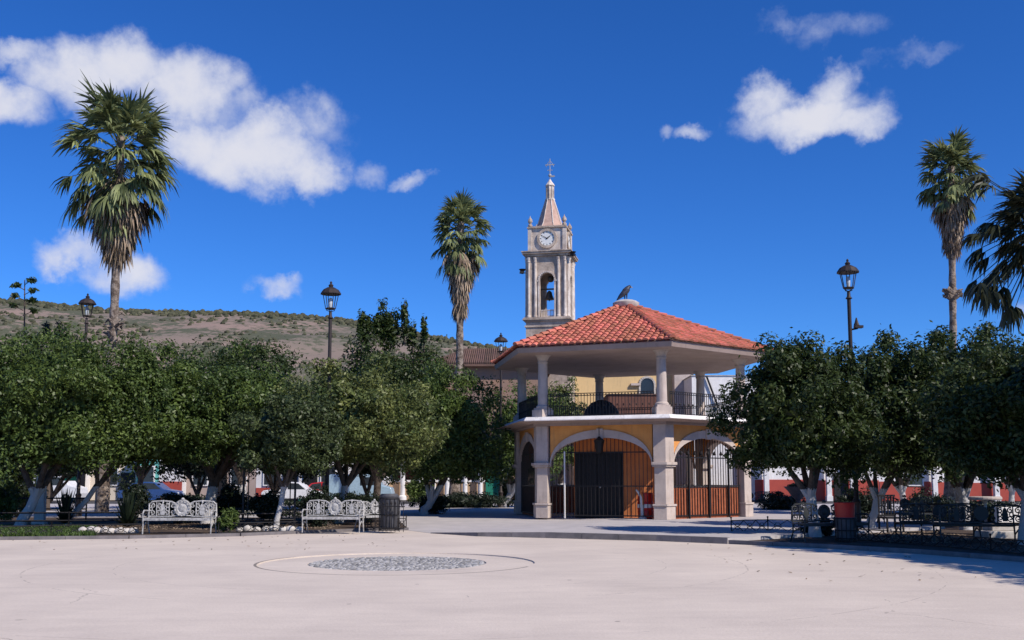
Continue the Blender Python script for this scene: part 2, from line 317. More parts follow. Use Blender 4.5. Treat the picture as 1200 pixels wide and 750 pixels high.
# paving behind and platform round the kiosk
g=MB(); g.add([(-60,30,-.03),(60,30,-.03),(60,72,-.03),(-60,72,-.03)],[(0,1,2,3)]); tag(g.build('rear_paving',m_grey),kind='structure')
g=MB(); g.add([(-70,72,-.04),(70,72,-.04),(70,81,-.04),(-70,81,-.04)],[(0,1,2,3)]); tag(g.build('street_road',m_asphalt),kind='structure')
A=G(478,621.5)+Vector((0,0,.006)); PZ=.15
top=[(A.x,A.y,.006),(G(505,625).x,G(505,625).y,.008)]+[(p.x,p.y,z) for p,z in zip(KERB[1:],(.10,PZ,PZ,PZ))]
top+=[(14,33.5,PZ),(16,56,PZ),(-6,56,PZ),(-5.6,46,PZ*.6)]
n=len(top); g=MB(); cen=(5.,44.,PZ)
vs=top+[(x,y,-.065) for x,y,z in top]+[cen]
g.add(vs,[(i,(i+1)%n,2*n) for i in range(n)]+[(i,n+i,n+(i+1)%n,(i+1)%n) for i in range(n)])
tag(g.build('kiosk_platform_paving',m_grey),kind='structure')
g=MB()   # kerb stones proud of the platform edge
kz=[.012,.10,PZ,PZ,PZ]
for i in range(4):
    p,q=KERB[i],KERB[i+1]; d=(q-p); nseg=max(1,int(d.length/1.0)); nn=Vector((d.y,-d.x,0)).normalized()
    for k in range(nseg):
        a=p+d*(k/nseg)+d.normalized()*.006; b=p+d*((k+1)/nseg)-d.normalized()*.006; za=kz[i]+(kz[i+1]-kz[i])*k/nseg+.012; zb=kz[i]+(kz[i+1]-kz[i])*(k+1)/nseg+.012
        o1=nn*.03; o2=nn*-.13
        g.add([(a+o1).to_tuple()[:2]+(-.02,),(b+o1).to_tuple()[:2]+(-.02,),(b+o2).to_tuple()[:2]+(-.02,),(a+o2).to_tuple()[:2]+(-.02,),
               (a+o1*.6).to_tuple()[:2]+(za,),(b+o1*.6).to_tuple()[:2]+(zb,),(b+o2).to_tuple()[:2]+(zb,),(a+o2).to_tuple()[:2]+(za,)],[(4,5,6,7),(0,1,5,4),(1,2,6,5),(2,3,7,6),(3,0,4,7)])
m_kerb=mat('kerb_stone',(.20,.18,.18),(.13,.12,.12),rough=.95,scale=3,isl=.12)
tag(g.build('kerb',m_kerb),kind='structure')
def bed(name,poly,z):
    g=MB(); n=len(poly); g.add([(p[0],p[1],z) for p in poly]+[(p[0],p[1],-.03) for p in poly],[tuple(range(n))]+[(i,n+i,n+(i+1)%n,(i+1)%n) for i in range(n)][:]); return tag(g.build(name,m_soil),kind='structure')
bed('planting_bed_ground',[(-34,22),(-26.05,22)]+[(p.x,p.y+.05) for p in LB[2:]]+[(-5.0,44),(-34,44)],.05)
bed('planting_bed_ground',[(p.x+.02,p.y+.06) for p in RB]+[(30,-12),(30,36),(14.2,36),(13.5,32.8),(9,32.3),(6.6,30.3)],.06)
# kerb rim of the beds
def rim(pts,z,w=.14,m=None,name='bed_kerb'):
    g=MB()
    for i in range(len(pts)-1):
        p,q=Vector(pts[i][:2]),Vector(pts[i+1][:2]); d=q-p; ns=max(1,int(d.length/1.2)); 
        for k in range(ns):
            c=p+d*((k+.5)/ns); g.box((c.x,c.y,z/2-.01),(d.length/ns-.012,w,z+.02),math.atan2(d.y,d.x))
    return tag(g.build(name,m or m_kerb),kind='structure')
rim([(p.x,p.y+.07) for p in LB[1:]],.09); rim([(p.x+.06,p.y+.07) for p in RB],.10)
# ---------------------------------------------------------------- hill
random.seed(2); rng=np.random.default_rng(5)
ridge=[(-300,345),(0,352),(60,358),(120,363),(180,366),(250,366),(330,369),(380,373),(430,380),(500,394),(560,405),(620,414),(700,425),(800,440),(1000,470),(1300,505),(1600,530)]
def ry(px):
    for (a,b),(c,d) in zip(ridge,ridge[1:]):
        if a<=px<=c: return b+(d-b)*(px-a)/(c-a)
    return ridge[0][1] if px<ridge[0][0] else ridge[-1][1]
nx,ny=190,40; Y0,Y1=330.,820.
V=np.zeros((ny+1,nx+1,3))
from mathutils import noise as mn
for j in range(ny+2-1):
    for i in range(nx+1):
        px=-300+1900*i/nx; t=j/ny; Y=Y0+(Y1-Y0)*t
        zr=P(px,ry(px),Y1).z; x=XX(px,Y)
        s=t
        z=zr*s+ (mn.fractal(Vector((x*.012,Y*.012,0)),1,2,5)*9*math.sin(math.pi*min(1,t*1.04))) -2*(1-t)
        V[j,i]=(x,Y,z)
idx=np.arange((ny+1)*(nx+1)).reshape(ny+1,nx+1)
Fq=np.stack([idx[:-1,:-1],idx[:-1,1:],idx[1:,1:],idx[1:,:-1]],-1).reshape(-1,4)
mh=mat('hill_soil',(.29,.205,.165),(.17,.145,.115),rough=1,scale=.012,detail=9,bump=.0); t=mh.node_tree; b=t.nodes['Principled BSDF']; src=b.inputs['Base Color'].links[0].from_socket
tcn=[q for q in t.nodes if q.type=='TEX_COORD'][0]
vn=N(t,'ShaderNodeTexNoise'); vn.inputs['Scale'].default_value=.16; vn.inputs['Detail'].default_value=5; vn.inputs['Roughness'].default_value=.7; L(t,tcn.outputs['Object'],vn.inputs['Vector'])
vb=N(t,'ShaderNodeTexNoise'); vb.inputs['Scale'].default_value=.02; vb.inputs['Detail'].default_value=3; L(t,tcn.outputs['Object'],vb.inputs['Vector'])
mk=N(t,'ShaderNodeMapRange'); L(t,M(t,'ADD',vn.outputs[0],M(t,'MULTIPLY',vb.outputs[0],.9)),mk.inputs[0]); mk.inputs[1].default_value=.88; mk.inputs[2].default_value=.98
mm=N(t,'ShaderNodeMix',data_type='RGBA'); L(t,mk.outputs[0],mm.inputs[0]); L(t,src,mm.inputs[6]); mm.inputs[7].default_value=(.085,.09,.055,1); L(t,mm.outputs[2],b.inputs['Base Color'])
tag(npmesh('hill',V.reshape(-1,3),Fq,mh,smooth=True),kind='structure')
# scrub scattered over the hill
m_scrub=mat('scrub',(.055,.062,.035),(.09,.085,.05),rough=1,scale=.3,isl=.35)
vs=[];fs=[]
def lump(c,r,h):
    b=len(vs); k=6; ph=random.random()*3
    for lv,(rr_,zz_) in enumerate(((1,-.3),(1.05,.25),(.6,.8))):
        for q in range(k):
            w=ph+2*math.pi*q/k; j=random.uniform(.75,1.2); vs.append((c[0]+r*rr_*j*math.cos(w),c[1]+r*rr_*j*math.sin(w),c[2]+h*zz_*random.uniform(.8,1.1)))
    vs.append((c[0],c[1],c[2]+h))
    for lv in range(2):
        for q in range(k): fs.append((b+lv*k+q,b+lv*k+(q+1)%k,b+(lv+1)*k+(q+1)%k,b+(lv+1)*k+q))
    for q in range(k): fs.append((b+2*k+q,b+2*k+(q+1)%k,b+3*k,b+3*k))
for _ in range(5200):
    i=random.uniform(0,nx*.6); 
    jf=1-abs(random.gauss(0,.02)) if random.random()<.27 else random.random()**.7*.96+.02
    j=min(ny-.001,jf*ny); i0,j0=int(i),int(j); c=V[j0,i0]*(1-(j-j0))+V[j0+1,i0]*(j-j0); c2=V[j0,i0+1]*(1-(j-j0))+V[j0+1,i0+1]*(j-j0); c=c*(1-(i-i0))+c2*(i-i0)
    if jf<.93 and mn.noise(Vector((c[0]*.02,c[1]*.02,3)))<-.12: continue
    r=random.uniform(1.,2.6)*(1.1 if jf>.94 else .8); lump(c,r,r*random.uniform(.8,1.3))
fa=[tuple(dict.fromkeys(f)) for f in fs]
me=bpy.data.meshes.new('hill_scrub'); me.from_pydata(vs,[],fa); me.materials.append(m_scrub); me.update()
o=bpy.data.objects.new('hill_scrub',me); COL.objects.link(o); tag(o,'dark scrub bushes dotted over the bare brown hillside','scrub',kind='stuff')

# ---------------------------------------------------------------- kiosk
KX,KY=4.957,43.941; T0=-50.571; RC,RE,RSL=4.894,6.188,5.796
def hexp(r,k,off=0):
    a=R(T0+60*k); return Vector((r*math.sin(a),-r*math.cos(a),0))
kio=tag(root('bandstand',(KX,KY,PZ)),'two storey hexagonal bandstand with red tiled roof, stone arches and iron gates','bandstand')
ZS=4.09-PZ; ZE=6.82-PZ; ZA=9.15-PZ
def face(k):
    p,q=hexp(RC,k),hexp(RC,k+1); u=(q-p).normalized(); n_=Vector((u.y,-u.x,0)); return p,u,n_
def fm(k):   # matrix u,n,z -> local
    p,u,n_=face(k); return Matrix(((u.x,-n_.x,0,p.x),(u.y,-n_.y,0,p.y),(0,0,1,0),(0,0,0,1)))   # y = inward depth
S=RC
# faces order: 0 front (FL-FR), 1 right, 2 back right, 3 back, 4 back left, 5 left
U0,U1,ZSP,ZCR=.40,S-.40,2.0,3.13
def arc_pts(u0,u1,zs,zc,n=20):
    c=(u0+u1)/2; a=(u1-u0)/2; return [(c-a*math.cos(math.pi*i/n),zs+(zc-zs)*math.sin(math.pi*i/n)**.85) for i in range(n+1)]
BH=ZS-.34
for k in range(6):
    w=MB(); w.M=fm(k); pts=arc_pts(U0,U1,ZSP,ZCR); th=.14
    # spandrel wall
    for (ua,za),(ub,zb) in zip(pts,pts[1:]):
        w.add([(ua,-th+.03,za),(ub,-th+.03,zb),(ub,-th+.03,BH),(ua,-th+.03,BH),(ua,th,za),(ub,th,zb),(ub,th,BH),(ua,th,BH)],[(0,1,2,3),(5,4,7,6),(4,5,1,0)])
    w.build('spandrel_wall',m_ochre,kio)
    w=MB(); w.M=fm(k); out=arc_pts(U0-.02,U1+.02,ZSP,ZCR+.30)
    inn=arc_pts(U0+.02,U1-.02,ZSP,ZCR-.01)
    for i in range(20):
        a,b,c,d=inn[i],inn[i+1],out[i+1],out[i]; y0,y1=-th-.02,th+.02
        c=(c[0],min(c[1],BH-.004)); d=(d[0],min(d[1],BH-.004))
        w.add([(a[0],y0,a[1]),(b[0],y0,b[1]),(c[0],y0,c[1]),(d[0],y0,d[1]),(a[0],y1,a[1]),(b[0],y1,b[1]),(c[0],y1,c[1]),(d[0],y1,d[1])],[(0,1,2,3),(7,6,5,4),(4,5,1,0),(3,2,6,7)])
    w.box((S/2,-th-.03,ZCR+.14),(.26,.08,.40),tp=1.)
    w.build('arch',m_stone,kio)
def kite(r_out,wd):
    # column footprint following the two hexagon faces that meet at a corner (corner 0 direction)
    return wd
for k in range(6):
    c=hexp(RC,k); _,u1,n1=face(k); _,u0,n0=face(k-1)
    def foot(o,wl,inn=.16):
        a=c+ (n0+n1).normalized()*(o/math.cos(R(30)))
        p1=a+u1*wl; p0=a-u0*wl
        q1=p1-n1*(o+inn); q0=p0-n0*(o+inn)
        return [(a.x,a.y),(p1.x,p1.y),(q1.x,q1.y),(c.x*.955,c.y*.955),(q0.x,q0.y),(p0.x,p0.y)]
    w=MB(); w.prism(foot(.27,.50),0,.50); w.prism(foot(.31,.56),.50,.58); w.prism(foot(.22,.44),.58,1.98); w.prism(foot(.30,.54),1.98,2.05); w.prism(foot(.35,.60),2.05,2.16)
    w.prism(foot(.25,.48),2.16,BH-.003)
    w.build('pillar',m_stone,kio,bevel=.012)
# lower slab with stepped moulding
sl=MB()
sl.prism([tuple(hexp(RC+.42,k)[:2]) for k in range(6)],BH,BH+.10,1)
sl.prism([tuple(hexp(RC+.50,k)[:2]) for k in range(6)],BH+.10,ZS-.17,1,sc=1.12,c=(0,0))
sl.prism([tuple(hexp(RSL,k)[:2]) for k in range(6)],ZS-.17,ZS-.12); sl.prism([tuple(hexp(RSL,k)[:2]) for k in range(6)],ZS-.12,ZS,sc=(RSL-.10)/RSL,c=(0,0))
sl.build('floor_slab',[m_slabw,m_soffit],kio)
# low panels between pillars
for k in (1,2,3,4,5):
    w=MB(); w.M=fm(k); w.box((S/2,.06,.60),(S-.9,.10,1.20)); w.box((S/2,.06,1.235),(S-.86,.16,.07),mi=1)
    nb=22
    for i in range(nb): w.box((.55+(S-1.1)*(i+.5)/nb,.0,.6),((S-1.1)/nb*.86,.03,1.06))
    w.build('dado_panel',[m_wood,m_stone],kio)
# iron grilles and gates
def grille(k,z0=.08,gate=None,z1=None,cross=(2.55,)):
    w=MB(); w.M=fm(k); y=-.04; c=S/2; a=(U1-U0)/2
    nb=25
    for i in range(nb+1):
        u=U0+.06+(U1-U0-.12)*i/nb
        if gate and gate[0]<u<gate[1]: continue
        zt=ZSP+(ZCR-ZSP)*max(0,1-((u-c)/a)**2)**.42-.02
        w.box((u,y,(z0+zt)/2),(.022,.022,zt-z0))
    for z in (.12,1.25)+cross:
        w.box((c,y,z),((U1-U0-.04),.03,.045))
    return w.build('iron_grille',m_iron,kio)
w=grille(0)
grille(1,cross=(2.35,)); grille(5)
# heavier gate posts on the right-hand arch
w=MB(); w.M=fm(1)
for u in (1.35,2.55,3.75): w.box((u,-.08,1.35),(.06,.06,2.7))
for i in range(9):
    for z in (2.45,): w.lathe([(.05,0),(.07,.05),(.02,.16)],(.9+i*.4,-.08,z),6)
w.build('gate_frame',m_iron,kio)
w=MB(); w.M=fm(0); w.box((.98,-.08,1.3),(.05,.05,2.6)); w.build('gate_post',m_white,kio)
# inner room with black door
w=MB(); w.M=fm(0); w.box((2.62,2.3,1.78),(3.3,2.2,3.56)); w.build('inner_room_wall',m_orange,kio)
d=MB(); d.M=fm(0); d.box((2.02,1.17,1.30),(2.0,.06,2.6)); d.box((1.52,1.12,1.30),(.86,.06,2.3)); d.box((2.52,1.12,1.30),(.86,.06,2.3))
for u in (1.3,1.5,1.72,2.3,2.5,2.72): d.box((u,1.08,1.3),(.03,.03,2.2))
dr=d.build('door',m_iron,kio)
h=MB(); h.M=fm(0); h.ball((2.1,1.05,1.2),.04); h.build('handle',m_silver,dr)
# lantern hung from the front arch
w=MB(); w.M=fm(0); w.lathe([(.05,0),(.12,.03),(.20,.45),(.22,.5),(.08,.6),(.03,.66)],(S/2,-.28,2.5),8); w.tube([(S/2,-.28,3.1),(S/2,-.28,3.5)],.012); w.build('hanging_lantern',m_iron,kio)
# upper columns
for k in range(6):
    c=hexp(RC-.08,k); w=MB(); rz=R(T0+60*k)
    w.box((c.x,c.y,ZS+.16),(.62,.62,.32),rz); w.box((c.x,c.y,ZS+.36),(.52,.52,.08),rz)
    w.lathe([(.27,.40),(.27,.46),(.21,.52),(.205,.9),(.185,2.1),(.18,2.18),(.21,2.2),(.21,2.25),(.19,2.28),(.24,2.42),(.34,2.52),(.36,2.62)],(c.x,c.y,ZS),20)
    w.build('column',m_stone,kio,smooth=True)
# roof: concrete body, ring beam, soffit, fascia, tiles, hips, finial cap
w=MB(); TH=.20
w.prism([tuple(hexp(RC+.22,k)[:2]) for k in range(6)],ZS+2.62,ZE-TH+.01,1)
w.prism([tuple(hexp(RE-.10,k)[:2]) for k in range(6)],ZE-TH-.02,ZE-.03,sc=1.012)
w.prism([tuple(hexp(RE-.04,k)[:2]) for k in range(6)],ZE-.03,ZA-.12,sc=.02,c=(0,0))
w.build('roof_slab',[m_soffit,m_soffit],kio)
random.seed(8); w=MB()
apo=RE*math.cos(R(30)); hgt=ZA-ZE; slen=math.hypot(apo,hgt)
for k in range(6):
    p,q=hexp(RE+.04,k),hexp(RE+.04,k+1); u=(q-p).normalized(); mid=(p+q)/2; inn=-mid.normalized()
    sd=(inn*apo+Vector((0,0,hgt))).normalized(); nn=u.cross(sd).normalized()
    if nn.z<0: nn=-nn
    base=mid+Vector((0,0,ZE)); tw=.262; rl=.335; nrow=int(slen/rl)+1
    for r_ in range(nrow):
        s0=r_*rl-.03; half=(RE/2)*(1-(s0+rl*.5)/slen)
        nc=int(half/tw)+1
        for c_ in range(-nc,nc+1):
            uc=c_*tw+(0.)
            if abs(uc)>half+.02: continue
            jx=random.uniform(-.008,.008); lift=random.uniform(0,.012)
            rad0,rad1=tw*.44,tw*.37
            vs_=[]
            for (s_,rad,lf) in ((s0,rad0,.045+lift),(min(s0+rl*1.12,slen),rad1,.015+lift)):
                for a in range(6):
                    t_=math.pi*a/5; vs_.append(base+u*(uc+jx+rad*math.cos(t_)*1.12)+sd*s_+nn*(lf+rad*.72*math.sin(t_)))
            w.add(vs_,[(a,a+1,a+7,a+6) for a in range(5)]+[(0,5,4,3,2,1)])
        # channel tiles between the covers
    ns=3
w.build('roof_tiles',m_tile,kio)
w=MB()
for k in range(6):
    a=hexp(RE+.06,k)+Vector((0,0,ZE+.05)); b=Vector((0,0,ZA+.06)); d=b-a; n_=int(d.length/.36)
    side=Vector((-a.y,a.x,0)).normalized(); nn=side.cross(d.normalized()); nn=nn if nn.z>0 else -nn
    for i in range(n_):
        s0,s1=i/n_,min(1,(i+1.15)/n_); vs_=[]
        for s_,rad,lf in ((s0,.135,.05),(s1,.10,.02)):
            for q in range(7):
                t_=math.pi*q/6; vs_.append(a+d*s_+side*rad*math.cos(t_)+nn*(lf+rad*.9*math.sin(t_)))
        w.add(vs_,[(q,q+1,q+8,q+7) for q in range(6)]+[(0,6,5,4,3,2,1)])
w.build('hip_tiles',m_tile,kio)
w=MB(); w.lathe([(.50,-.10),(.56,-.02),(.58,.10),(.52,.13),(.47,.17),(.36,.21)],(0,0,ZA+.02),24); w.build('roof_cap',m_stonew,kio,smooth=True)
# upper railings
for k in range(6):
    w=MB(); w.M=fm(k); nb=34; y=-.12
    for i in range(nb+1):
        u=.30+(S-.6)*i/nb; w.box((u,y,ZS+.47),(.018,.018,.86))
        if i<nb:
            uu=u+(S-.6)/nb/2; w.tube([(uu-.05,y,ZS+.86),(uu-.03,y,ZS+.93),(uu+.03,y,ZS+.93),(uu+.05,y,ZS+.86)],.008,4)
            if i%2==0: w.lathe([(.012,0),(.03,.05),(.012,.1)],(uu,y,ZS+.40),5)
    for z in (.08,.84,.93): w.box((S/2,y,ZS+z),(S-.6,.03,.028))
    w.build('railing',m_iron,kio)
# things on and in the bandstand
b=MB(); b.lathe([(.0001,0),(.72,0),(.80,.08),(.80,.30),(.70,.58),(.45,.86),(.16,.98),(.001,1.0)],(0,0,0),20)
o=b.build('stair_hatch_cover',mat('dark_tarp',(.03,.03,.035),(.02,.02,.022),rough=.7,bump=.5),smooth=True); o.location=P(705,490,44.3); o.location.z=ZS+PZ
tag(o,'dark rounded cover standing on the upper floor of the bandstand','cover')
# bird
bd=tag(root('bird',(KX-.02,KY-.05,PZ+ZA+.225),R(20)),'dark blue black bird perched on the round cap of the tiled roof','bird')
b=MB(); path=[(-.44,0,.02),(-.30,0,.16),(-.14,0,.32),(.0,0,.48),(.10,0,.60),(.17,0,.70),(.24,0,.73),(.29,0,.71)]
b.tube(path,[.03,.075,.13,.17,.15,.095,.09,.05],12)
b.tube([(-.02,.07,.36),(-.01,.07,.12),(.0,.08,.0)],[.05,.025,.02],6); b.tube([(.03,-.07,.36),(.03,-.07,.12),(.04,-.08,.0)],[.05,.025,.02],6)
for y in (.08,-.08):
    for q in (-.05,0,.05): b.tube([(.02,y,.012),(.11,y+q,.012)],[.014,.008],5)
b.build('body',m_feather,bd,smooth=True)
b=MB(); 
for y in (.13,-.13): b.tube([(.06,y*1.1,.56),(-.08,y*1.25,.42),(-.26,y,.22),(-.46,y*.4,.0)],[.06,.09,.07,.02],8)
b.build('wings',m_feather,bd,smooth=True)
b=MB(); b.tube([(.28,0,.715),(.36,0,.70),(.39,0,.67)],[.035,.022,.004],8); b.build('beak',m_beak,bd,smooth=True); bd.scale=(.88,.88,.86)
# red drum + white post with orange stripe
c=G(757,608,PZ); dm=tag(root('drum',(c.x,39.9,PZ)),'red plastic drum with a white band standing in the bandstand arch','drum')
b=MB(); b.lathe([(.26,0),(.29,.04),(.30,.30),(.285,.33),(.31,.36),(.31,.62),(.285,.65),(.30,.68),(.29,.98),(.25,1.0)],(0,0,0),24); b.build('body',m_redplastic,dm,smooth=True)
b=MB(); b.lathe([(.313,.42),(.315,.43),(.315,.55),(.313,.56)],(0,0,0),24); b.build('band',m_white,dm,smooth=True)
c=G(746,607,PZ); wp=tag(root('road_barrier_post',(c.x,39.6,PZ)),'bent white post with an orange top beside the red drum','post')
b=MB(); b.tube([(.10,0,0),(.08,0,.5),(.06,0,.8),(-.04,0,1.0),(-.14,0,1.12)],[.07,.06,.06,.05,.03],10); b.lathe([(.16,0),(.15,.05),(.08,.09)],(.10,0,0),12); b.build('post',m_white,wp,smooth=True)
b=MB(); b.tube([(.115,.0,.55),(.10,0,.85),(.02,0,1.04)],[.06,.062,.05],10); b.build('stripe',m_orange,wp,smooth=True)

# ---------------------------------------------------------------- church
TY=100.; ta=-R(12)
tx=XX(645,TY,330); zz=lambda py: ZZ(py,TY,646)
ch=tag(root('church',(tx,TY,0),ta),'old church with pale stone clock tower, pointed spire and long yellow wall','church')
hw=2.02
def ring4(w,fn):
    for k in range(4):
        Mx=Matrix.Rotation(k*math.pi/2,4,'Z'); w.M=Mx; fn(w); w.M=None
zb,zt=zz(377),zz(304)
w=MB(); w.box((0,0,zb/2-.1),(4.15,4.15,zb-.2)); 
w.box((0,0,zb-.72),(4.35,4.35,.18)); w.build('tower_base',m_tower,ch)
w=MB(); w.box((0,0,zb-.05),(4.75,4.75,.14)); w.box((0,0,zb+.08),(4.55,4.55,.12)); w.box((0,0,zb-.19),(4.45,4.45,.14)); w.build('tower_cornice',m_tower,ch)
w=MB(); hb=zt-zb-.14; z0=zb+.14
def belfry(w):
    ow=.72; sp_=z0+hb*.60; cr=sp_+ow
    n_=10
    # side piers of this face
    for s in (-1,1): w.box((s*(ow+hw)/2*1.0,-hw+.30,z0+hb/2),((hw-ow),.5,hb))
    # arch head
    for i in range(n_):
        a,b_=math.pi*i/n_,math.pi*(i+1)/n_; p=[(-ow*math.cos(a),sp_+ow*math.sin(a)),(-ow*math.cos(b_),sp_+ow*math.sin(b_))]
        w.add([(p[0][0],-hw+.05,p[0][1]),(p[1][0],-hw+.05,p[1][1]),(p[1][0],-hw+.05,z0+hb),(p[0][0],-hw+.05,z0+hb),(p[0][0],-hw+.55,p[0][1]),(p[1][0],-hw+.55,p[1][1]),(p[1][0],-hw+.55,z0+hb),(p[0][0],-hw+.55,z0+hb)],[(0,1,2,3),(7,6,5,4),(4,5,1,0)])
ring4(w,belfry); w.box((0,0,zt-.2),(3.9,3.9,.3)); w.build('belfry_wall',m_tower,ch)
w=MB()
def cols(w):
    for x in (-1.78,-1.14,1.14,1.78):
        w.lathe([(.20,0),(.20,.18),(.15,.24),(.14,hb*.5),(.125,hb-.7),(.17,hb-.62),(.13,hb-.55),(.21,hb-.25),(.22,hb-.2)],(x,-hw-.02,z0),10)
    w.box((0,-hw-.0,z0+hb*.60-.06),(1.9,.12,.14)) if False else None
    for s in (-1,1): w.box((s*.88,-hw+.02,z0+hb*.6-.08),(.34,.2,.16)); w.box((s*.80,-hw+.02,z0+hb*.3-.1),(.16,.14,hb*.6-.2))
    for i in range(12):
        a=math.pi*(i+.5)/12; w.box((-.80*math.cos(a),-hw+.0,z0+hb*.6+.80*math.sin(a)),(.16,.16,.16))
    for i in range(9): w.box((-.6+i*.15,-hw+.25,z0+.35),(.06,.06,.7))
    w.box((0,-hw+.25,z0+.72),(1.4,.12,.08))
ring4(w,cols); w.build('belfry_column',m_towerl,ch)
w=MB(); w.box((0,0,zt+.02),(4.35,4.35,.20)); w.box((0,0,zt+.22),(4.8,4.8,.18)); w.box((0,0,zt+.36),(4.95,4.95,.10)); w.build('upper_cornice',m_tower,ch)
zc=zt+.41; zc1=zz(272)
w=MB(); w.box((0,0,(zc+zc1)/2),(3.55,3.55,zc1-zc)); 
for s in (-1,1):
    for t_ in (-1,1): w.box((s*1.72,t_*1.72,(zc+zc1)/2),(.36,.36,zc1-zc-.02))
w.build('clock_stage',m_towerl,ch)
w=MB(); w.box((0,0,zc1+.06),(3.95,3.95,.14)); w.box((0,0,zc1+.16),(3.7,3.7,.08))
for s in (-1,1):
    for t_ in (-1,1): w.lathe([(.22,0),(.22,.2),(.10,.28),(.24,.5),(.20,.72),(.05,.95),(.02,1.1)],(s*1.7,t_*1.7,zc1+.2),8)
w.build('stage_cornice',m_tower,ch)
zk=(zc+zc1)/2+.12; rk=.86
m_dial=mat('clock_dial',(.80,.80,.76),(.7,.7,.66),rough=.5)
for k in range(4):
    Mx=Matrix.Rotation(k*math.pi/2,4,'Z')
    def disc(w,r0,r1,y0,y1,n_=32):
        vs_=[];
        for y in (y0,y1):
            for r in (r0,r1):
                for q in range(n_): vs_.append((r*math.cos(2*math.pi*q/n_),y,zk+r*math.sin(2*math.pi*q/n_)))
        fs_=[]
        for q in range(n_):
            q2=(q+1)%n_; fs_+= [(q,q2,n_+q2,n_+q),(n_+q,n_+q2,3*n_+q2,3*n_+q),(2*n_+q,2*n_+q2,q2,q)]
        w.add(vs_,fs_)
    w=MB(); w.M=Mx; disc(w,.74,.98,-1.95,-1.76); fr=w.build('clock',m_tower,ch)
    w=MB(); w.M=Mx; disc(w,.001,.76,-1.86,-1.78); y=-1.875
    for i in range(12):
        a=math.pi*2*i/12; c_,s_=math.cos(a),math.sin(a)
        w.add([(c_*r-s_*t_,y,zk+s_*r+c_*t_) for r,t_ in ((.56,-.03),(.70,-.03),(.70,.03),(.56,.03))],[(0,1,2,3)],1)
    w.build('dial',[m_dial,m_dark],fr)
    for a,l,t_,nm in ((R(90-55),.44,.055,'hour_hand'),(R(90+62),.60,.04,'minute_hand')):
        w=MB(); w.M=Mx; c_,s_=math.cos(a),math.sin(a); w.add([(c_*r-s_*q,y-.02-(.01 if nm[0]=='h' else 0),zk+s_*r+c_*q) for r,q in ((-.1,-t_),(l,-t_*.5),(l,t_*.5),(-.1,t_))],[(0,1,2,3)]); w.build(nm,m_dark,fr)
zs0=zc1+.2; zs1=zz(234); zl=zz(217)
w=MB(); w.lathe([(1.52,0),(1.50,.15),(1.25,.5),(.42,zs1-zs0)],(0,0,zs0),8,ph=R(22.5)); w.build('spire',m_spire,ch)
w=MB()
for q in range(8):
    a=R(22.5)+q*math.pi/4; w.tube([(1.53*math.cos(a),1.53*math.sin(a),zs0+.1),(1.26*math.cos(a),1.26*math.sin(a),zs0+.5),(.43*math.cos(a),.43*math.sin(a),zs1)],.055,5)
w.build('spire_rib',m_towerl,ch)
w=MB(); w.lathe([(.50,-.1),(.50,.06),(.36,.1),(.36,zl-zs1-.15),(.48,zl-zs1-.1),(.46,zl-zs1),(.2,zl-zs1+.35),(.06,zl-zs1+.6)],(0,0,zs1),8)
for q in range(8):
    a=q*math.pi/4; w.tube([(.38*math.cos(a),.38*math.sin(a),zs1+.1),(.38*math.cos(a),.38*math.sin(a),zl-.15)],.05,5)
w.build('spire_lantern',m_towerl,ch)
zx=zl+.55; zx1=zz(186)
w=MB(); w.tube([(0,0,zx),(0,0,zx1)],.04,6); w.ball((0,0,zx+.45),.17); w.box((.28,0,zx+.35),(.40,.03,.16)); w.box((0,0,zx+1.55),(.95,.06,.09)); w.box((0,0,zx+1.0),(.5,.05,.06))
for s in (-1,1): w.tube([(s*.4,0,zx+1.35),(s*.2,0,zx+1.75),(0,0,zx+1.95)],.025,5)
w.build('cross',m_silver,ch)
w=MB(); w.lathe([(.46,0),(.44,.12),(.30,.45),(.26,.7),(.12,.85),(.04,.9)],(.05,-.9,z0+1.9),14); w.box((0,-.9,z0+2.95),(1.7,.14,.14)); w.tube([(.05,-.9,z0+2.0),(.05,-.9,z0+1.75)],.05,6); w.ball((.25,-1.2,z0+3.9),.34,12)
w.build('bell',mat('bronze',(.10,.085,.06),rough=.5,metal=.6),ch,smooth=True)
for (sx,sy,zv,rz) in ((-2.45,-1.9,zz(323),R(200)),(2.55,-2.1,zz(306),R(-20)),):
    w=MB(); w.M=Matrix.Translation((sx,sy,zv))@Matrix.Rotation(rz,4,'Z'); w.lathe([(.10,-.1),(.14,.1),(.34,.34),(.36,.36)],(0,0,0),10); w.tube([(0,0,0),(-.5,0,0)],.05,6); w.box((0.05,0,.05),(.4,.4,.2)); w.build('loudspeaker',m_iron,ch)
# nave and side walls (in world axes relative to the tower)
Minv=(Matrix.Translation((tx,TY,0))@Matrix.Rotation(ta,4,'Z')).inverted()
def wall(name,px0,px1,ytop,Y,dep,m,par,z0=0.,Mi=None,bevel=0):
    x0,x1=XX(px0,Y),XX(px1,Y); zt_=ZZ(ytop,Y,(px0+px1)/2); w=MB(); w.M=Mi
    w.box(((x0+x1)/2,Y+dep/2,(z0+zt_)/2),(x1-x0,dep,zt_-z0)); return w.build(name,m,par)
wall('nave_wall',668,792,424,103,14,m_yellow,ch,Mi=Minv)
wall('nave_parapet',666,794,421.5,102.85,14.3,m_stonew,ch,z0=ZZ(424,103,730)+.01,Mi=Minv)
wall('side_chapel_wall',640,668,432,102.2,8,m_stonew,ch,Mi=Minv)
wall('buttress',792.5,812,430,101.5,10,m_stone,ch,Mi=Minv)
w=MB(); w.M=Minv; x=XX(760,103); zt_=ZZ(443,103,760); r_=.68
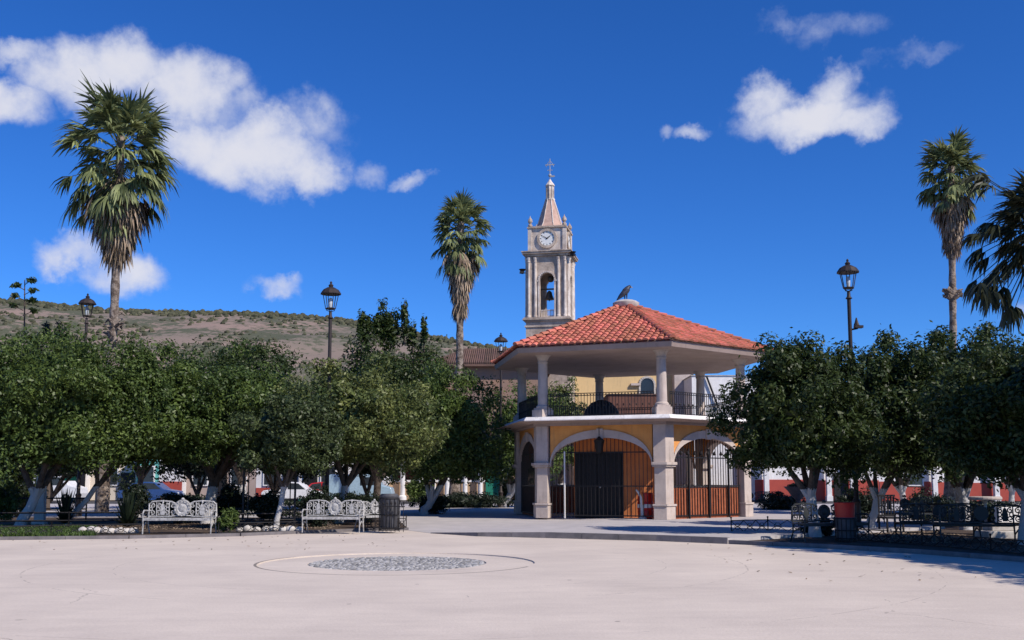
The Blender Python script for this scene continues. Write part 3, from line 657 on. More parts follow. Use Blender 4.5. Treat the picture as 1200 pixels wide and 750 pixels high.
pl=[(x-r_,ZZ(485,103)),(x+r_,ZZ(485,103))]+[(x+r_*math.cos(math.pi*i/12),zt_-r_+r_*math.sin(math.pi*i/12)) for i in range(13)]
w.add([(a,102.96,b_) for a,b_ in pl],[tuple(range(len(pl)))]); win=w.build('window',m_winglass,ch)
w=MB(); w.M=Minv
for i in range(12):
    a=math.pi*(i+.5)/12; w.box((x+(r_+.08)*math.cos(a),102.93,zt_-r_+(r_+.08)*math.sin(a)),(.2,.12,.2))
for s in (-1,1): w.box((x+s*(r_+.08),102.93,(zt_-r_+ZZ(485,103))/2),(.18,.12,zt_-r_-ZZ(485,103)))
w.build('frame',m_stonew,win)
wall('sill_ledge',741,752,449,102.7,.3,m_stone,ch,z0=ZZ(452,103),Mi=Minv)
# white building to the right of the church
wb=tag(root('white_building',(XX(850,97),97,0)),'tall plain white building standing to the right of the yellow church wall','building')
Mw=Matrix.Translation((-XX(850,97),-97,0))
wall('wall',813,905,440.5,97,12,m_white,wb,Mi=Mw)
wall('parapet',812,906,439.5,96.9,12.2,m_stonew,wb,z0=ZZ(440.5,97)+.01,Mi=Mw)
w=MB(); w.M=Mw; w.tube([P(828,441,96.8),P(842,478,96.8)],.09,6); w.tube([P(824,441,96.8),P(826,500,96.8)],.07,6); w.build('drain_pipe',m_iron,wb)
# brown low parapet building seen through the upper railing
pb=tag(root('low_building',(XX(742,88),88,0)),'low red brown building seen between the upper columns of the bandstand','building')
Mb=Matrix.Translation((-XX(742,88),-88,0))
wall('wall',714,772,463,88,8,mat('red_brown_wall',(.17,.075,.05),(.12,.055,.04),rough=.9,scale=1),pb,Mi=Mb)
wall('coping',713,773,461.5,87.9,8.2,m_tile2,pb,z0=ZZ(463,88)+.01,Mi=Mb)
# brown roofed building left of the bandstand
bb=tag(root('tiled_building',(XX(560,90),90,0)),'big building with a dark brown tiled roof left of the bandstand','building')
Mb=Matrix.Translation((-XX(560,90),-90,0))
m_greyorange=mat('weathered_orange_wall',(.30,.18,.12),(.24,.17,.14),rough=.9,scale=.4)
wall('wall',508,640,428,90,14,m_greyorange,bb,Mi=Mb)
w=MB(); w.M=Mb; x0,x1=XX(500,90),XX(648,90); ze=ZZ(427,90); zr=ZZ(409,96)
w.add([(x0,89.2,ze),(x1,89.2,ze),(x1,105,ze),(x0,105,ze),(x0+3,96,zr),(x1-3,96,zr),(x0,89.2,ze-.25),(x1,89.2,ze-.25),(x1,105,ze-.25),(x0,105,ze-.25)],[(0,1,5,4),(1,2,5),(2,3,4,5),(3,0,4),(6,7,1,0),(7,8,2,1),(9,6,0,3),(9,8,7,6)])
for i in range(60):
    xx=x0+(x1-x0)*(i+.5)/60; t_=1. ; xt=min(max(xx,x0+3),x1-3); f_=1-abs(xx-xt)/3
    w.tube([(xx,89.15,ze+.04),(xx,89.2+6.8*f_,ze+(zr-ze)*f_+.04)],.07,5)
w.build('roof',m_tile2,bb)
for px in (520,560,600):
    w=MB(); w.M=Mb; w.box((XX(px,90),89.95,5.4),(1.1,.12,1.7)); w.build('window',m_winglass,bb)
# arcade in front of it
ar=tag(root('arcade',(XX(530,84),84,0)),'low arcade with white columns, dark red wall and tan dado behind the trees','arcade')
Mb=Matrix.Translation((-XX(530,84),-84,0))
wall('back_wall',455,600,515,86,1,mat('dark_red_wall',(.20,.055,.04),(.15,.045,.035),rough=.9,scale=.8),ar,Mi=Mb)
wall('dado',455,572,565,83.9,.5,m_tan,ar,Mi=Mb)
wall('coping',454,573,562.5,83.8,.7,m_white,ar,z0=ZZ(565,84)+.005,Mi=Mb)
for i,px in enumerate((472,493,508,524,545,563,588)):
    w=MB(); w.M=Mb; x=XX(px,83.4); w.lathe([(.32,0),(.32,.3),(.2,.4),(.17,3.4),(.26,3.6),(.3,3.7)],(x,83.4,0),12); w.build('column',m_white,ar,smooth=True)
wall('roof',452,605,508,83,4,m_tile2,ar,z0=3.72,Mi=Mb)
w=MB(); w.M=Mb; w.box((XX(580,83.8),83.8,1.3),(1.5,.1,2.6)); w.box((XX(580,83.8),83.72,1.3),(.04,.06,2.5)); w.build('door',m_green,ar)

# street houses
def house(px0,px1,Y,ytop,mw,md,label,name='house',pill=(),wins=(),doors=(),zd=1.7,awn=None):
    x0,x1=XX(px0,Y),XX(px1,Y); xc=(x0+x1)/2; zt_=ZZ(ytop,Y)
    h=tag(root(name,(xc,Y,0)),label,'house',group='low houses along the street'); w=MB(); w.box((0,4,zt_/2),(x1-x0-.02,8,zt_)); w.build('wall',mw,h)
    w=MB(); w.box((0,4,zt_+.1),(x1-x0+.05,8.2,.2)); w.build('cornice',m_white,h)
    if md: w=MB(); w.box((0,-.02,zd/2),(x1-x0-.06,.05,zd)); w.build('dado',md,h)
    for px in pill:
        w=MB(); x=XX(px,Y-.5)-xc; w.box((x,-.5,1.9),(.36,.36,3.8)); w.box((x,-.5,.2),(.46,.46,.4)); w.build('pillar',m_white,h)
    for px in wins:
        x=XX(px,Y)-xc; w=MB(); w.box((x,-.05,1.95),(1.3,.12,1.6)); f=w.build('window',m_white,h); w=MB(); w.box((x,-.09,1.95),(1.08,.08,1.38)); w.build('pane',m_winglass,f)
    for px in doors:
        x=XX(px,Y)-xc; w=MB(); w.box((x,-.06,1.1),(1.1,.14,2.2)); w.build('door',m_iron,h)
    return h
m_wallp=mat('pale_wall',(.72,.70,.68),(.62,.60,.58),rough=.85,scale=.7)
m_cream=mat('cream_wall',(.66,.58,.47),(.58,.50,.41),rough=.85,scale=.7)
m_pinkw=mat('pink_wall',(.42,.33,.28),(.36,.28,.24),rough=.85,scale=.7)
house(-70,58,82,512,m_wallp,m_redp,'white house with red dado at the far left of the street',wins=(20,),doors=(-20,45),zd=1.2)
house(58,100,82,516,m_white,None,'narrow white house behind the green sign',doors=(92,))
house(100,160,83,510,m_cream,None,'cream house behind the trunk of the tall left palm',wins=(130,),doors=(150,))
house(160,186,81,520,m_turq,m_blue,'turquoise house with a blue lower wall',zd=1.0,wins=(172,))
house(186,214,81,514,m_wallp,m_redp,'white house with red lower wall next to the turquoise one',zd=1.5)
house(214,300,82,508,m_pinkw,None,'dull greyish pink house behind the left iron bench',wins=(235,280),doors=(258,))
house(300,350,82,514,m_wallp,m_redp,'white house with red dado behind the iron trellis',wins=(318,),doors=(340,),zd=1.0)
house(350,402,81.5,518,m_white,m_green,'white house with green lower wall left of the arcade',wins=(385,),zd=.9,doors=(364,))
house(402,453,82,512,m_wallp,m_redp,'white house with red dado next to the arcade',wins=(430,),zd=1.2)
house(884,952,80,516,m_white,m_redp,'white house with a broad red dado just right of the bandstand',pill=(898,),zd=1.65)
house(952,1030,80,510,m_white,m_redp,'white house with a red dado behind the red litter bin',pill=(971,999),doors=(985,),zd=1.6)
house(1030,1090,80,514,m_white,m_redp,'white house with red dado behind the forked white trunk',zd=1.5,wins=(1072,))
house(1090,1132,80,512,m_white,m_redp,'white house with red dado and a single pillar at its left edge',pill=(1095,),zd=1.45,doors=(1124,))
house(1132,1280,80,510,m_white,m_redp,'long white house with red dado at the far right',pill=(1167,),zd=1.4,wins=(1190,),doors=(1215,))
# green sign
sg=tag(root('sign',(XX(81,60),60,0)),'square turquoise green sign with a dark round emblem at the left','sign')
w=MB(); w.box((0,0,2.05),(.85,.05,.95)); w.build('board',mat('sign_green',(.05,.45,.30),rough=.5),sg)
w=MB(); w.tube([(.5,.0,0),(.5,0,2.7)],.04,8); w.tube([(.5,0,2.3),(.3,0,2.3)],.02,6); w.build('post',m_iron,sg)
w=MB(); 
for a0,a1,cx_,cz_,rr_ in ((0,5.2,-.08,2.2,.14),(3,8,.1,2.02,.13)):
    w.tube([(cx_+rr_*math.cos(a0+(a1-a0)*i/14),-.035,cz_+rr_*math.sin(a0+(a1-a0)*i/14)) for i in range(15)],.03,5)
w.box((-.05,-.035,1.75),(.4,.01,.05)); w.build('emblem',m_dark,sg)

# ---------------------------------------------------------------- cars
def car(px,Y,mp,label,rz=0.,van=False):
    x=XX(px,Y); c=tag(root('parked_car',(x,Y,-.03),rz),label,'car',group='cars parked in the street')
    prof=[(-2.1,.35),(-2.15,.75),(-2.0,.92),(-1.55,.98),(-1.1,1.42),(-.4,1.52),(.5,1.48),(1.15,1.0),(2.0,.86),(2.15,.65),(2.1,.35)]
    if van: prof=[(-2.3,.35),(-2.35,.9),(-2.3,1.95),(-2.1,2.05),(1.0,2.05),(1.5,1.3),(2.2,1.1),(2.3,.7),(2.25,.35)]
    n_=len(prof); w=MB(); w.add([(a,-.84,b_) for a,b_ in prof]+[(a,.84,b_) for a,b_ in prof],[tuple(range(n_)),tuple(range(n_,2*n_))[::-1]]+[(i,n_+i,n_+(i+1)%n_,(i+1)%n_) for i in range(n_)]); w.build('body',mp,c,bevel=.06)
    w=MB()
    gl=[[(-1.35,1.0),(-1.02,1.36),(-.38,1.44),(-.38,1.0)],[(-.28,1.0),(-.28,1.44),(.45,1.41),(.95,1.0)]] if not van else [[(.0,1.25),(.0,1.85),(.85,1.85),(1.25,1.3)]]
    for q in gl:
        for y in (-.845,.845): w.add([(a,y,b_) for a,b_ in q],[(0,1,2,3)])
    w.build('window',m_winglass,c)
    for a in (-1.35,1.35):
        for y in (-.8,.8):
            w=MB(); w.M=Matrix.Translation((a,y,.33))@Matrix.Rotation(R(90),4,'X'); w.lathe([(.20,-.11),(.32,-.11),(.33,-.06),(.33,.06),(.32,.11),(.20,.11)],(0,0,0),20); wh=w.build('wheel',m_rub,c)
            w=MB(); w.M=Matrix.Translation((a,y,.33))@Matrix.Rotation(R(90),4,'X'); w.lathe([(.19,-.115),(.19,.115)],(0,0,0),14); w.build('rim',m_silver,wh)
    for y in (-.6,.6): w=MB(); w.ball((2.08,y,.68),.12); w.build('headlight',m_glass,c)
    return c
car(62,75,mat('white_car_paint',(.75,.75,.75),rough=.25,spec=.6),'white van parked left of the green sign',van=True)
car(178,74,mat('blue_car_paint',(.025,.07,.22),rough=.3,spec=.6),'blue car parked in front of the turquoise house')
car(345,73,mat('pale_car_paint',(.70,.70,.71),rough=.25,spec=.6),'white car parked behind the second iron bench')
car(424,74,mat('light_blue_van_paint',(.35,.48,.56),rough=.25,spec=.6),'pale blue van parked left of the arcade',van=True)
car(385,74.5,mat('red_car_paint',(.45,.02,.02),rough=.25,spec=.6),'red car parked in front of the green and white house')

# ---------------------------------------------------------------- vegetation
def crown_mesh(name,seed,c,rad,nl,m,par,ls=.14,clump=.17,nc=90,bottom=-.62,core=.25,scatter=1.):
    r=np.random.default_rng(seed); c=np.array(c,float); rad=np.array(rad,float)
    d=r.normal(size=(nc,3)); d/=np.linalg.norm(d,axis=1)[:,None]; d[:,2]=np.where(d[:,2]<bottom,bottom+r.uniform(-.08,.12,nc),d[:,2])
    # low-frequency lumps
    ph=r.uniform(0,6.28,6); lum=1+.10*np.sin(3*np.arctan2(d[:,1],d[:,0])+ph[0])+.08*np.sin(4*d[:,2]+2*np.arctan2(d[:,1],d[:,0])+ph[1])
    cc=d*(r.uniform(.66,.93,nc)*lum)[:,None]; cc[:,2]*=1-.12*np.minimum(1,np.hypot(cc[:,0],cc[:,1]))**2*(cc[:,2]>0)
    cr_=r.uniform(.6,1.35,nc)*clump
    k=r.integers(0,nc,nl); p=r.normal(size=(nl,3)); p/=np.linalg.norm(p,axis=1)[:,None]
    rr_=np.abs(r.normal(0,.55,nl))*scatter; rr_=np.where(r.random(nl)<.6,r.uniform(.75,1.08,nl),rr_)
    pos=cc[k]+p*(cr_[k]*rr_)[:,None]
    nin=int(nl*core); q=r.normal(size=(nin,3)); q/=np.linalg.norm(q,axis=1)[:,None]; q*= (r.random(nin)**.4*.64)[:,None]; q[:,2]=np.maximum(q[:,2],bottom*.95+.0)
    pos=np.vstack([pos,q]); nrm=np.vstack([p,q/np.maximum(1e-3,np.linalg.norm(q,axis=1))[:,None]])
    n=len(pos); P_=c+pos*rad
    nv=nrm*.9+r.normal(size=(n,3))*.55+np.array([0,0,.25]); nv/=np.linalg.norm(nv,axis=1)[:,None]
    t=np.cross(nv,r.normal(size=(n,3))); t/=np.linalg.norm(t,axis=1)[:,None]; b=np.cross(nv,t)
    sz=ls*r.uniform(.6,1.35,n); sz[nl:]*=1.9
    Lh=(t*(sz*.5)[:,None]); Wd=(b*(sz*.24)[:,None]); fold=nv*(sz*.08)[:,None]
    V=np.stack([P_-Lh,P_+Wd-fold,P_+Lh-fold*1.5,P_-Wd-fold],1).reshape(-1,3)
    return npmesh(name,V,np.arange(4*n).reshape(n,4),m,par)
def limb_tree(name,label,cat,px,Y,crown,m,seed,rad_t=.13,white=True,lean=0,ls=.14,nl=20000,zb=.05,group='round clipped trees of the square',fork=None,nlimb=5,ry=None,clump=.17,bottom=-.55,core=.4,tz=None,nc=90):
    """crown = (px0,px1,ytop,ybottom) as seen, Y of its centre"""
    x=XX(px,Y,600); t=tag(root(name,(x,Y,zb)),label,cat,group=group)
    x0,x1=XX(crown[0],Y,480),XX(crown[1],Y,480); zt_,zb_=ZZ(crown[2],Y,(crown[0]+crown[1])/2)-zb,ZZ(crown[3],Y)-zb
    rx=(x1-x0)/2; cx_=(x0+x1)/2-x; 
    rz_=(zt_-zb_)/(1.04-bottom+.27); cz=zt_-1.04*rz_; ry_=ry or rx*.95
    rnd=random.Random(seed); w=MB()
    zf=min(1.7,zb_*.9) if fork is None else fork
    top=Vector((cx_*.35+lean*.2,0,zf)); w.tube([(-lean,0,-.1),(-lean,0,.02),(-lean*.7,0,.3),top*.6+Vector((-lean*.25,rnd.uniform(-.05,.05),0)),top],[rad_t*1.45,rad_t*1.3,rad_t*1.08,rad_t,rad_t*.95],10)
    for i in range(nlimb):
        a=2*math.pi*(i+rnd.random()*.6)/nlimb; e=Vector((cx_+rx*.55*math.cos(a),ry_*.55*math.sin(a),cz+rz_*rnd.uniform(-.1,.35))); 
        m1=top.lerp(e,.35)+Vector((rnd.uniform(-.1,.1),rnd.uniform(-.1,.1),-.05)); m2=top.lerp(e,.7)+Vector((rnd.uniform(-.15,.15),0,.1))
        w.tube([top-Vector((0,0,.12)),m1,m2,e],[rad_t*.75,rad_t*.5,rad_t*.33,rad_t*.12],7)
        for j in range(3):
            b=m2+Vector((rnd.uniform(-1,1)*rx*.3,rnd.uniform(-1,1)*rx*.3,rnd.uniform(.1,.8))); w.tube([m1.lerp(m2,.5+.15*j),b],[rad_t*.25,rad_t*.06],5)
    w.build('trunk',m_wtrunk if white else m_bark,t,smooth=True)
    crown_mesh('crown',seed,(cx_,0,cz),(rx,ry_,rz_),nl,m,t,ls=ls,clump=clump,bottom=bottom,core=core,nc=nc)
    return t
T=limb_tree
# left group
T('round_tree','broad round tree at the far left edge with pale leaning trunk','tree',33,34,(-75,190,372,574),l_mid,11,rad_t=.16,lean=.25,nl=52000,ls=.125,nc=130)
T('round_tree','round tree over the thin pale leaning trunk left of the tall palm','tree',84,35.5,(75,262,395,562),l_mid,12,rad_t=.09,lean=.1,nl=36000,ls=.125)
T('round_tree','wide round tree behind the left iron bench with whitewashed trunk','tree',243,38,(155,380,408,556),l_mid,13,rad_t=.20,nl=42000,ls=.13,nc=120)
T('round_tree','tall domed tree rising behind the others right of the tall palm','tree',285,52,(184,376,382,545),l_dark,14,rad_t=.22,nl=20000,ls=.16)
T('round_tree','grey green low hanging tree over the leaning trunk beside the iron trellis','tree',326,33.5,(275,412,446,566),l_blue,15,rad_t=.085,lean=.05,nl=18000,ls=.12)
T('round_tree','light green mottled tree behind the second iron bench','tree',398,38,(312,522,416,562),l_yel,16,rad_t=.13,nl=38000,ls=.13,nc=110)
T('round_tree','round tree between the centre palm and the bandstand','tree',497,46,(438,604,421,584),l_mid,17,rad_t=.17,nl=28000,ls=.15)
T('round_tree','dark tree close behind the left side of the bandstand','tree',590,58,(552,676,434,576),l_mid,18,rad_t=.18,nl=16000,ls=.17)
T('round_tree','pale leaved tree seen between the left columns of the bandstand','tree',655,62,(622,700,441,560),l_yel,19,rad_t=.18,nl=14000,ls=.17)
T('round_tree','dark tree at the very left behind the broad round tree','tree',-10,44,(-60,60,470,590),l_dark,20,nl=14000,white=False)
T('round_tree','small dark tree filling the gap behind the wide trees','tree',160,47,(90,260,420,555),l_dark,21,nl=16000,ls=.17)
T('round_tree','dark tree added in the second row to deepen shade behind the far left tree','tree',55,58,(5,150,440,578),l_shrub,24,nl=12000,ls=.2,white=False)  # second-row trees from here on, added to darken the view under the canopy
T('round_tree','dark tree added in the second row to deepen shade behind the first iron bench','tree',232,60,(165,300,440,577),l_shrub,25,nl=12000,ls=.2,white=False)
T('round_tree','dark tree added in the second row to deepen shade behind the iron trellis','tree',318,57,(270,392,440,575),l_shrub,26,nl=12000,ls=.2,white=False)
T('round_tree','dark tree added in the second row to deepen shade behind the light green tree','tree',428,60,(385,485,440,576),l_shrub,27,nl=10000,ls=.2,white=False)
# tall irregular tree with upright shoots
t=T('tall_tree','tall ragged tree with upright shoots behind the lamp post','tree',440,56,(366,530,374,560),l_dark,22,rad_t=.2,nl=20000,ls=.19,white=False,group=None,clump=.23,nc=50)
r0=random.Random(3)
for i,(px,py0,py1,wd) in enumerate(((474,352,392,5),(497,372,400,4),(446,360,392,14),(425,368,395,10),(458,366,398,12),(484,380,402,6))):
    a=P(px,py1+12,56)-t.location; b=P(px,py0,56)-t.location
    w=MB(); w.tube([a,b],[.05,.02],5); w.build('shoot',m_bark,t)
    c_=(a+b)/2; crown_mesh('shoot_leaves',60+i,(c_.x,c_.y,c_.z+.1),(wd*.05,.4,(b.z-a.z)/2+.1),900 if wd>8 else 260,l_dark,t,ls=.19,clump=.4,nc=12,bottom=-1)
# dark shrub tree far left and bare stalk
T('dark_tree','dark low tree showing above the broad tree at the left','tree',55,56,(22,96,371,560),l_shrub,23,nl=14000,ls=.2,white=False,group=None)
st=tag(root('century_plant_stalk',(XX(29,62),62,0)),'thin stalk with leaf tufts rising at the far left','plant')
w=MB(); p0=Vector((0,0,0)); p1=P(29,328,62)-st.location; w.tube([p0,p1*.5,p1],[.12,.08,.03],6)
for k in range(7):
    a=p1*(.9+.1*(k%2)) if k<0 else Vector((p1.x,p1.y,p1.z*(.84+.023*k))); s=(-1)**k; w.tube([a,a+Vector((s*(.35+.1*(7-k)/3),0,.25))],[.03,.015],5)
w.build('stalk',m_bark,st)
for k in range(7):
    s=(-1)**k; crown_mesh('tuft',70+k,(p1.x+s*(.40+.1*(7-k)/3),0,p1.z*(.84+.023*k)+.3),(.30,.30,.16),60,l_dark,st,ls=.22,clump=.4,nc=10,bottom=-1)
# right group
T('round_tree','dense dark round tree overlapping the right side of the bandstand','tree',954,28.9,(844,1036,388,574),l_dark,131,rad_t=.15,nl=46000,ls=.125,nc=120)
T('round_tree','dark round tree above the forked whitewashed trunk','tree',1020,32.6,(952,1126,392,570),l_dark,32,rad_t=.12,nl=32000,ls=.13,fork=1.0,nlimb=4)
T('round_tree','big round tree below the right palm with pale square trunk','tree',1131,33,(1022,1225,364,576),l_dark,33,rad_t=.16,nl=50000,ls=.13,nc=130)
T('round_tree','dark tree at the right edge in front of the big round tree','tree',1200,25.6,(1076,1340,384,576),l_dark,34,rad_t=.15,nl=42000,ls=.13,nc=120)
T('round_tree','dark tree behind the gap between the right hand trees','tree',1062,44,(985,1105,430,572),l_dark,35,nl=16000,ls=.16)
def offtree(x,Y,rx,z0,z1,seed,lab):
    t=tag(root('shade_tree',(x,Y,.05)),lab,'tree'); w=MB(); w.tube([(0,0,-.1),(.05,0,1.5),(0,.1,z0+1)],[.3,.22,.18],10)
    for k in range(5): a=k*1.26; w.tube([(0,.1,z0+.6),(rx*.3*math.cos(a),rx*.3*math.sin(a),z0+1.4),(rx*.6*math.cos(a),rx*.6*math.sin(a),(z0+z1)/2+.3)],[.14,.09,.03],7)
    w.build('trunk',m_bark,t,smooth=True); crown_mesh('crown',seed,(0,0,(z0+z1)/2),(rx,rx,(z1-z0)/2),22000,l_dark,t,ls=.2,bottom=-.8)
offtree(15.4,20.5,3.3,3.6,8.2,36,'big shade tree outside the right edge, further one')
offtree(16.2,16.4,3.4,3.6,8.2,38,'big shade tree outside the right edge, middle one')
offtree(16.6,12.5,3.6,3.4,8.4,37,'big shade tree outside the right edge, nearer one')
T('round_tree','dark tree beyond the right bed near the long white house','tree',1185,50,(1110,1260,450,572),l_dark,38,nl=14000,ls=.18)

# palms
def fan(V,Fq,o,d,pet,bl,nb,droop,wid,r,spread=105):
    d=np.array(d)/np.linalg.norm(d); up=np.array([0,0,1.]); s=np.cross(d,up); 
    if np.linalg.norm(s)<.05: s=np.array([1.,0,0])
    s/=np.linalg.norm(s); nrm=np.cross(s,d)
    # petiole (thin strip pair)
    e=o+d*pet+np.array([0,0,-1])*droop*pet*.15
    for ax in (s,nrm):
        b=len(V); V+= [o-ax*.03,o+ax*.03,e+ax*.018,e-ax*.018]; Fq.append((b,b+1,b+2,b+3))
    for i in range(nb):
        a=math.radians(spread)*(2*(i+.5)/nb-1)+r.normal(0,.05); dd=d*math.cos(a)+s*math.sin(a)+nrm*r.normal(0,.12)-nrm*.25*abs(math.sin(a)); dd/=np.linalg.norm(dd)
        L_=bl*(1-.28*abs(a)/2)*r.uniform(.8,1.1); pts=[e]; cur=e.copy(); dr=dd.copy()
        for k in range(3):
            dr=dr+np.array([0,0,-1])*droop*(.25+.55*k)*r.uniform(.7,1.3); dr/=np.linalg.norm(dr); cur=cur+dr*L_/3; pts.append(cur.copy())
        w_=np.cross(dr,nrm+r.normal(0,.3,3)); w_/=max(1e-6,np.linalg.norm(w_)); ws=[wid*.4,wid*1.9,wid*1.05,.01]
        b=len(V)
        for p,q in zip(pts,ws): V+= [p-w_*q*.5,p+w_*q*.5]
        for k in range(3): Fq.append((b+2*k,b+2*k+1,b+2*k+3,b+2*k+2))
def palm(label,px,Y,px_t,ytop,ywide,yskirt,wpx,seed,zb=.05,rt=.22,nf=80,nd=110,boots=None,dead=.5,pxb=None,name='fan_palm'):
    r=np.random.default_rng(seed); x=XX(px,Y,600); t=tag(root(name,(x,Y,zb)),label,'palm tree',group='tall fan palms')
    tp=P(px_t,ywide,Y)-t.location; tp=tp+Vector((0,0,-.2)); top=np.array(tp); zsk=ZZ(yskirt,Y,px_t)-zb; ztop=ZZ(ytop,Y,px_t)-zb; Rw=wpx*Y/F/2
    mid=Vector((tp.x*.55+.12,0,tp.z*.5)); w=MB(); pts=[];rs=[]
    n_=44
    for i in range(n_+1):
        s=i/n_; p=Vector((0,0,0)).lerp(mid,s*2) if s<.5 else mid.lerp(tp,(s-.5)*2)
        pts.append(p+Vector((0,0,-.2 if i==0 else 0))); rs.append(rt*(1.45-.5*min(1,s*3)+.06*((i*7)%3-1)-.12*s))
    w.tube(pts,rs,12); w.build('trunk',m_palmb,t,smooth=True)
    if boots:
        w=MB()
        for k in range(34):
            z=random.uniform(ZZ(boots[1],Y)-zb,ZZ(boots[0],Y)-zb); a=random.random()*6.283; s=z/tp.z; c_=Vector((0,0,0)).lerp(mid,s*2) if s<.5 else mid.lerp(tp,(s-.5)*2)
            d=Vector((math.cos(a),math.sin(a),0)); w.tube([c_+d*rt*.8,c_+d*(rt+.12)+Vector((0,0,.10)),c_+d*(rt+.3)+Vector((0,0,.16 if k%3 else -.05))],[.09,.07,.03],6)
        w.build('old_leaf_bases',m_palmb,t)
    sc=Rw/2.3
    V=[];Fq=[]
    for i in range(nf):
        s=(i+.5)/nf; el=math.radians(min(72,-68+140*s**.95+r.normal(0,9))); a=i*2.39996+r.normal(0,.3); d=np.array([math.cos(a)*math.cos(el),math.sin(a)*math.cos(el),math.sin(el)])
        o=top+np.array([0,0,-1.3+1.3*s])*sc
        fan(V,Fq,o,d,r.uniform(.7,1.7)*sc*(1-.25*s),r.uniform(.8,1.15)*sc,18,max(.12,.8-.68*s+r.normal(0,.08)),.08*sc**.5,r,spread=80)
    npmesh('crown',np.array(V),np.array(Fq),l_palm,t)
    V=[];Fq=[]
    for i in range(nd):
        s=(i+.5)/nd; a=i*2.39996+r.normal(0,.3); el=math.radians(-87+44*s**1.6); z=zsk+.9*sc+(tp.z-1.3*sc-zsk-.9*sc)*s
        q=z/tp.z; c_=mid.lerp(tp,(q-.5)*2); o=np.array([c_.x,c_.y,z])+np.array([math.cos(a),math.sin(a),0])*rt*.9
        d=np.array([math.cos(a)*math.cos(el),math.sin(a)*math.cos(el),math.sin(el)])
        fan(V,Fq,o,d,(.22+.62*s)*sc,r.uniform(.8,1.25)*sc,12,.6,.07*sc**.5,r,spread=55)
    npmesh('dead_frond_skirt',np.array(V),np.array(Fq),l_dead,t)
    return t
random.seed(9)
palm('tallest fan palm at the left with a long shaggy skirt of dry fronds',119,53,142,88,156,306,172,41,rt=.25,nf=100,nd=120,boots=(362,412))
palm('fan palm in the centre between the ragged tree and the church tower',532,66,540,228,257,374,90,42,rt=.27,nf=84,nd=105)
palm('fan palm at the right rising behind the big round tree',1112,52,1114,160,188,300,100,43,rt=.20,nf=84,nd=100,boots=(340,350))
def palm_side():
    t=tag(root('fan_palm',(XX(1245,44,600),44,.05)),'fan palm cut by the right edge with drooping dark fronds','palm tree',group='tall fan palms'); r=np.random.default_rng(77)
    tp=P(1228,255,44)-t.location; w=MB(); w.tube([(0,0,-.2),tp*.5+Vector((.3,0,0)),tp],[.32,.24,.22],12); w.build('trunk',m_palmb,t,smooth=True)
    V=[];Fq=[];V2=[];F2=[]
    for i in range(60):
        s=(i+.5)/60; el=math.radians(-30+110*s); a=i*2.39996; d=np.array([math.cos(a)*math.cos(el),math.sin(a)*math.cos(el),math.sin(el)]); fan(V,Fq,np.array(tp)+np.array([0,0,-.8+.8*s]),d,1.5,1.35,22,.42-.2*s,.09,r)
    # long drooping petioles hanging to the left
    for (px,py,n_) in ((1158,205,3),(1166,258,3),(1150,290,3),(1172,300,3),(1156,318,5),(1168,322,4),(1178,330,3),(1190,345,3),(1196,300,3),(1146,268,2)):
        for k in range(n_):
            e=np.array(P(px+r.normal(0,5),py+r.normal(0,5),44+r.uniform(-1.,1.))-t.location); d=(e-np.array(tp)); ln=np.linalg.norm(d); sag=np.array([0,0,-.25])
            fan(V2,F2,np.array(tp),d+sag*0,ln,1.35,16,.75,.09,r,spread=70)
    npmesh('crown',np.array(V),np.array(Fq),l_palmd,t); npmesh('hanging_fronds',np.array(V2),np.array(F2),l_palmd,t)
l_palmd=leafmat('dark_palm_frond',(.075,.082,.040),(.04,.045,.022),trans=.2,isl=.45,scale=.6)
palm_side()

# low plants
def bush(label,px,Y,wpx,ytop,m,seed,nl=2600,ls=.09,name='bush',zb=.05,cat='bush',depth=None):
    x=XX(px,Y,600); t=tag(root(name,(x,Y,zb)),label,cat); rx=wpx*Y/F/2; zt_=ZZ(ytop,Y)-zb; w=MB()
    for k in range(5): w.tube([(0,0,-.05),(rx*.5*math.cos(k*1.3),rx*.4*math.sin(k*1.3),zt_*.6)],[.03,.01],5)
    w.build('stems',m_bark,t); crown_mesh('foliage',seed,(0,0,zt_*.52),(rx,depth or rx*.8,zt_*.5),nl,m,t,ls=ls,clump=.3,nc=30,bottom=-1); return t
def agave(label,px,Y,wpx,ytop,m,seed):
    rnd=random.Random(seed); x=XX(px,Y,600); t=tag(root('agave',(x,Y,.05)),label,'agave plant'); Rr=wpx*Y/F/2; Hh=ZZ(ytop,Y)-.05; w=MB()
    for k in range(70):
        a=k*2.4; el=R(12+75*(k/70)); l=Rr if el<.8 else Hh; d=Vector((math.cos(a)*math.cos(el),math.sin(a)*math.cos(el),math.sin(el))); ln=min(Rr/max(.2,math.cos(el)),Hh/max(.25,math.sin(el)))*rnd.uniform(.85,1.05)
        s=Vector((-math.sin(a),math.cos(a),0)); o=Vector((0,0,.12)); p1=o+d*ln*.5; p2=o+d*ln
        w.add([o-s*.035,o+s*.035,p1+s*.05,p1-s*.05,p2],[(0,1,2,3),(3,2,4)])
    w.build('leaves',m,t); return t
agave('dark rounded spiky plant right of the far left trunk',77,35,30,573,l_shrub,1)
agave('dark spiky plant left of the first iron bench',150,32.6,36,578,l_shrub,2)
bush('small green bush at the right end of the first iron bench',266,31.2,26,597,l_mid,81,ls=.07)
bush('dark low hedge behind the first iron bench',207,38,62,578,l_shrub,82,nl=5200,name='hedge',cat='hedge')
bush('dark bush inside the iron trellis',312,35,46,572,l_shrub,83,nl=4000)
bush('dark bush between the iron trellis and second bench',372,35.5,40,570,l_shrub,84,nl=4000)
bush('dark bush behind the second iron bench',420,37,56,576,l_shrub,85,nl=4500)
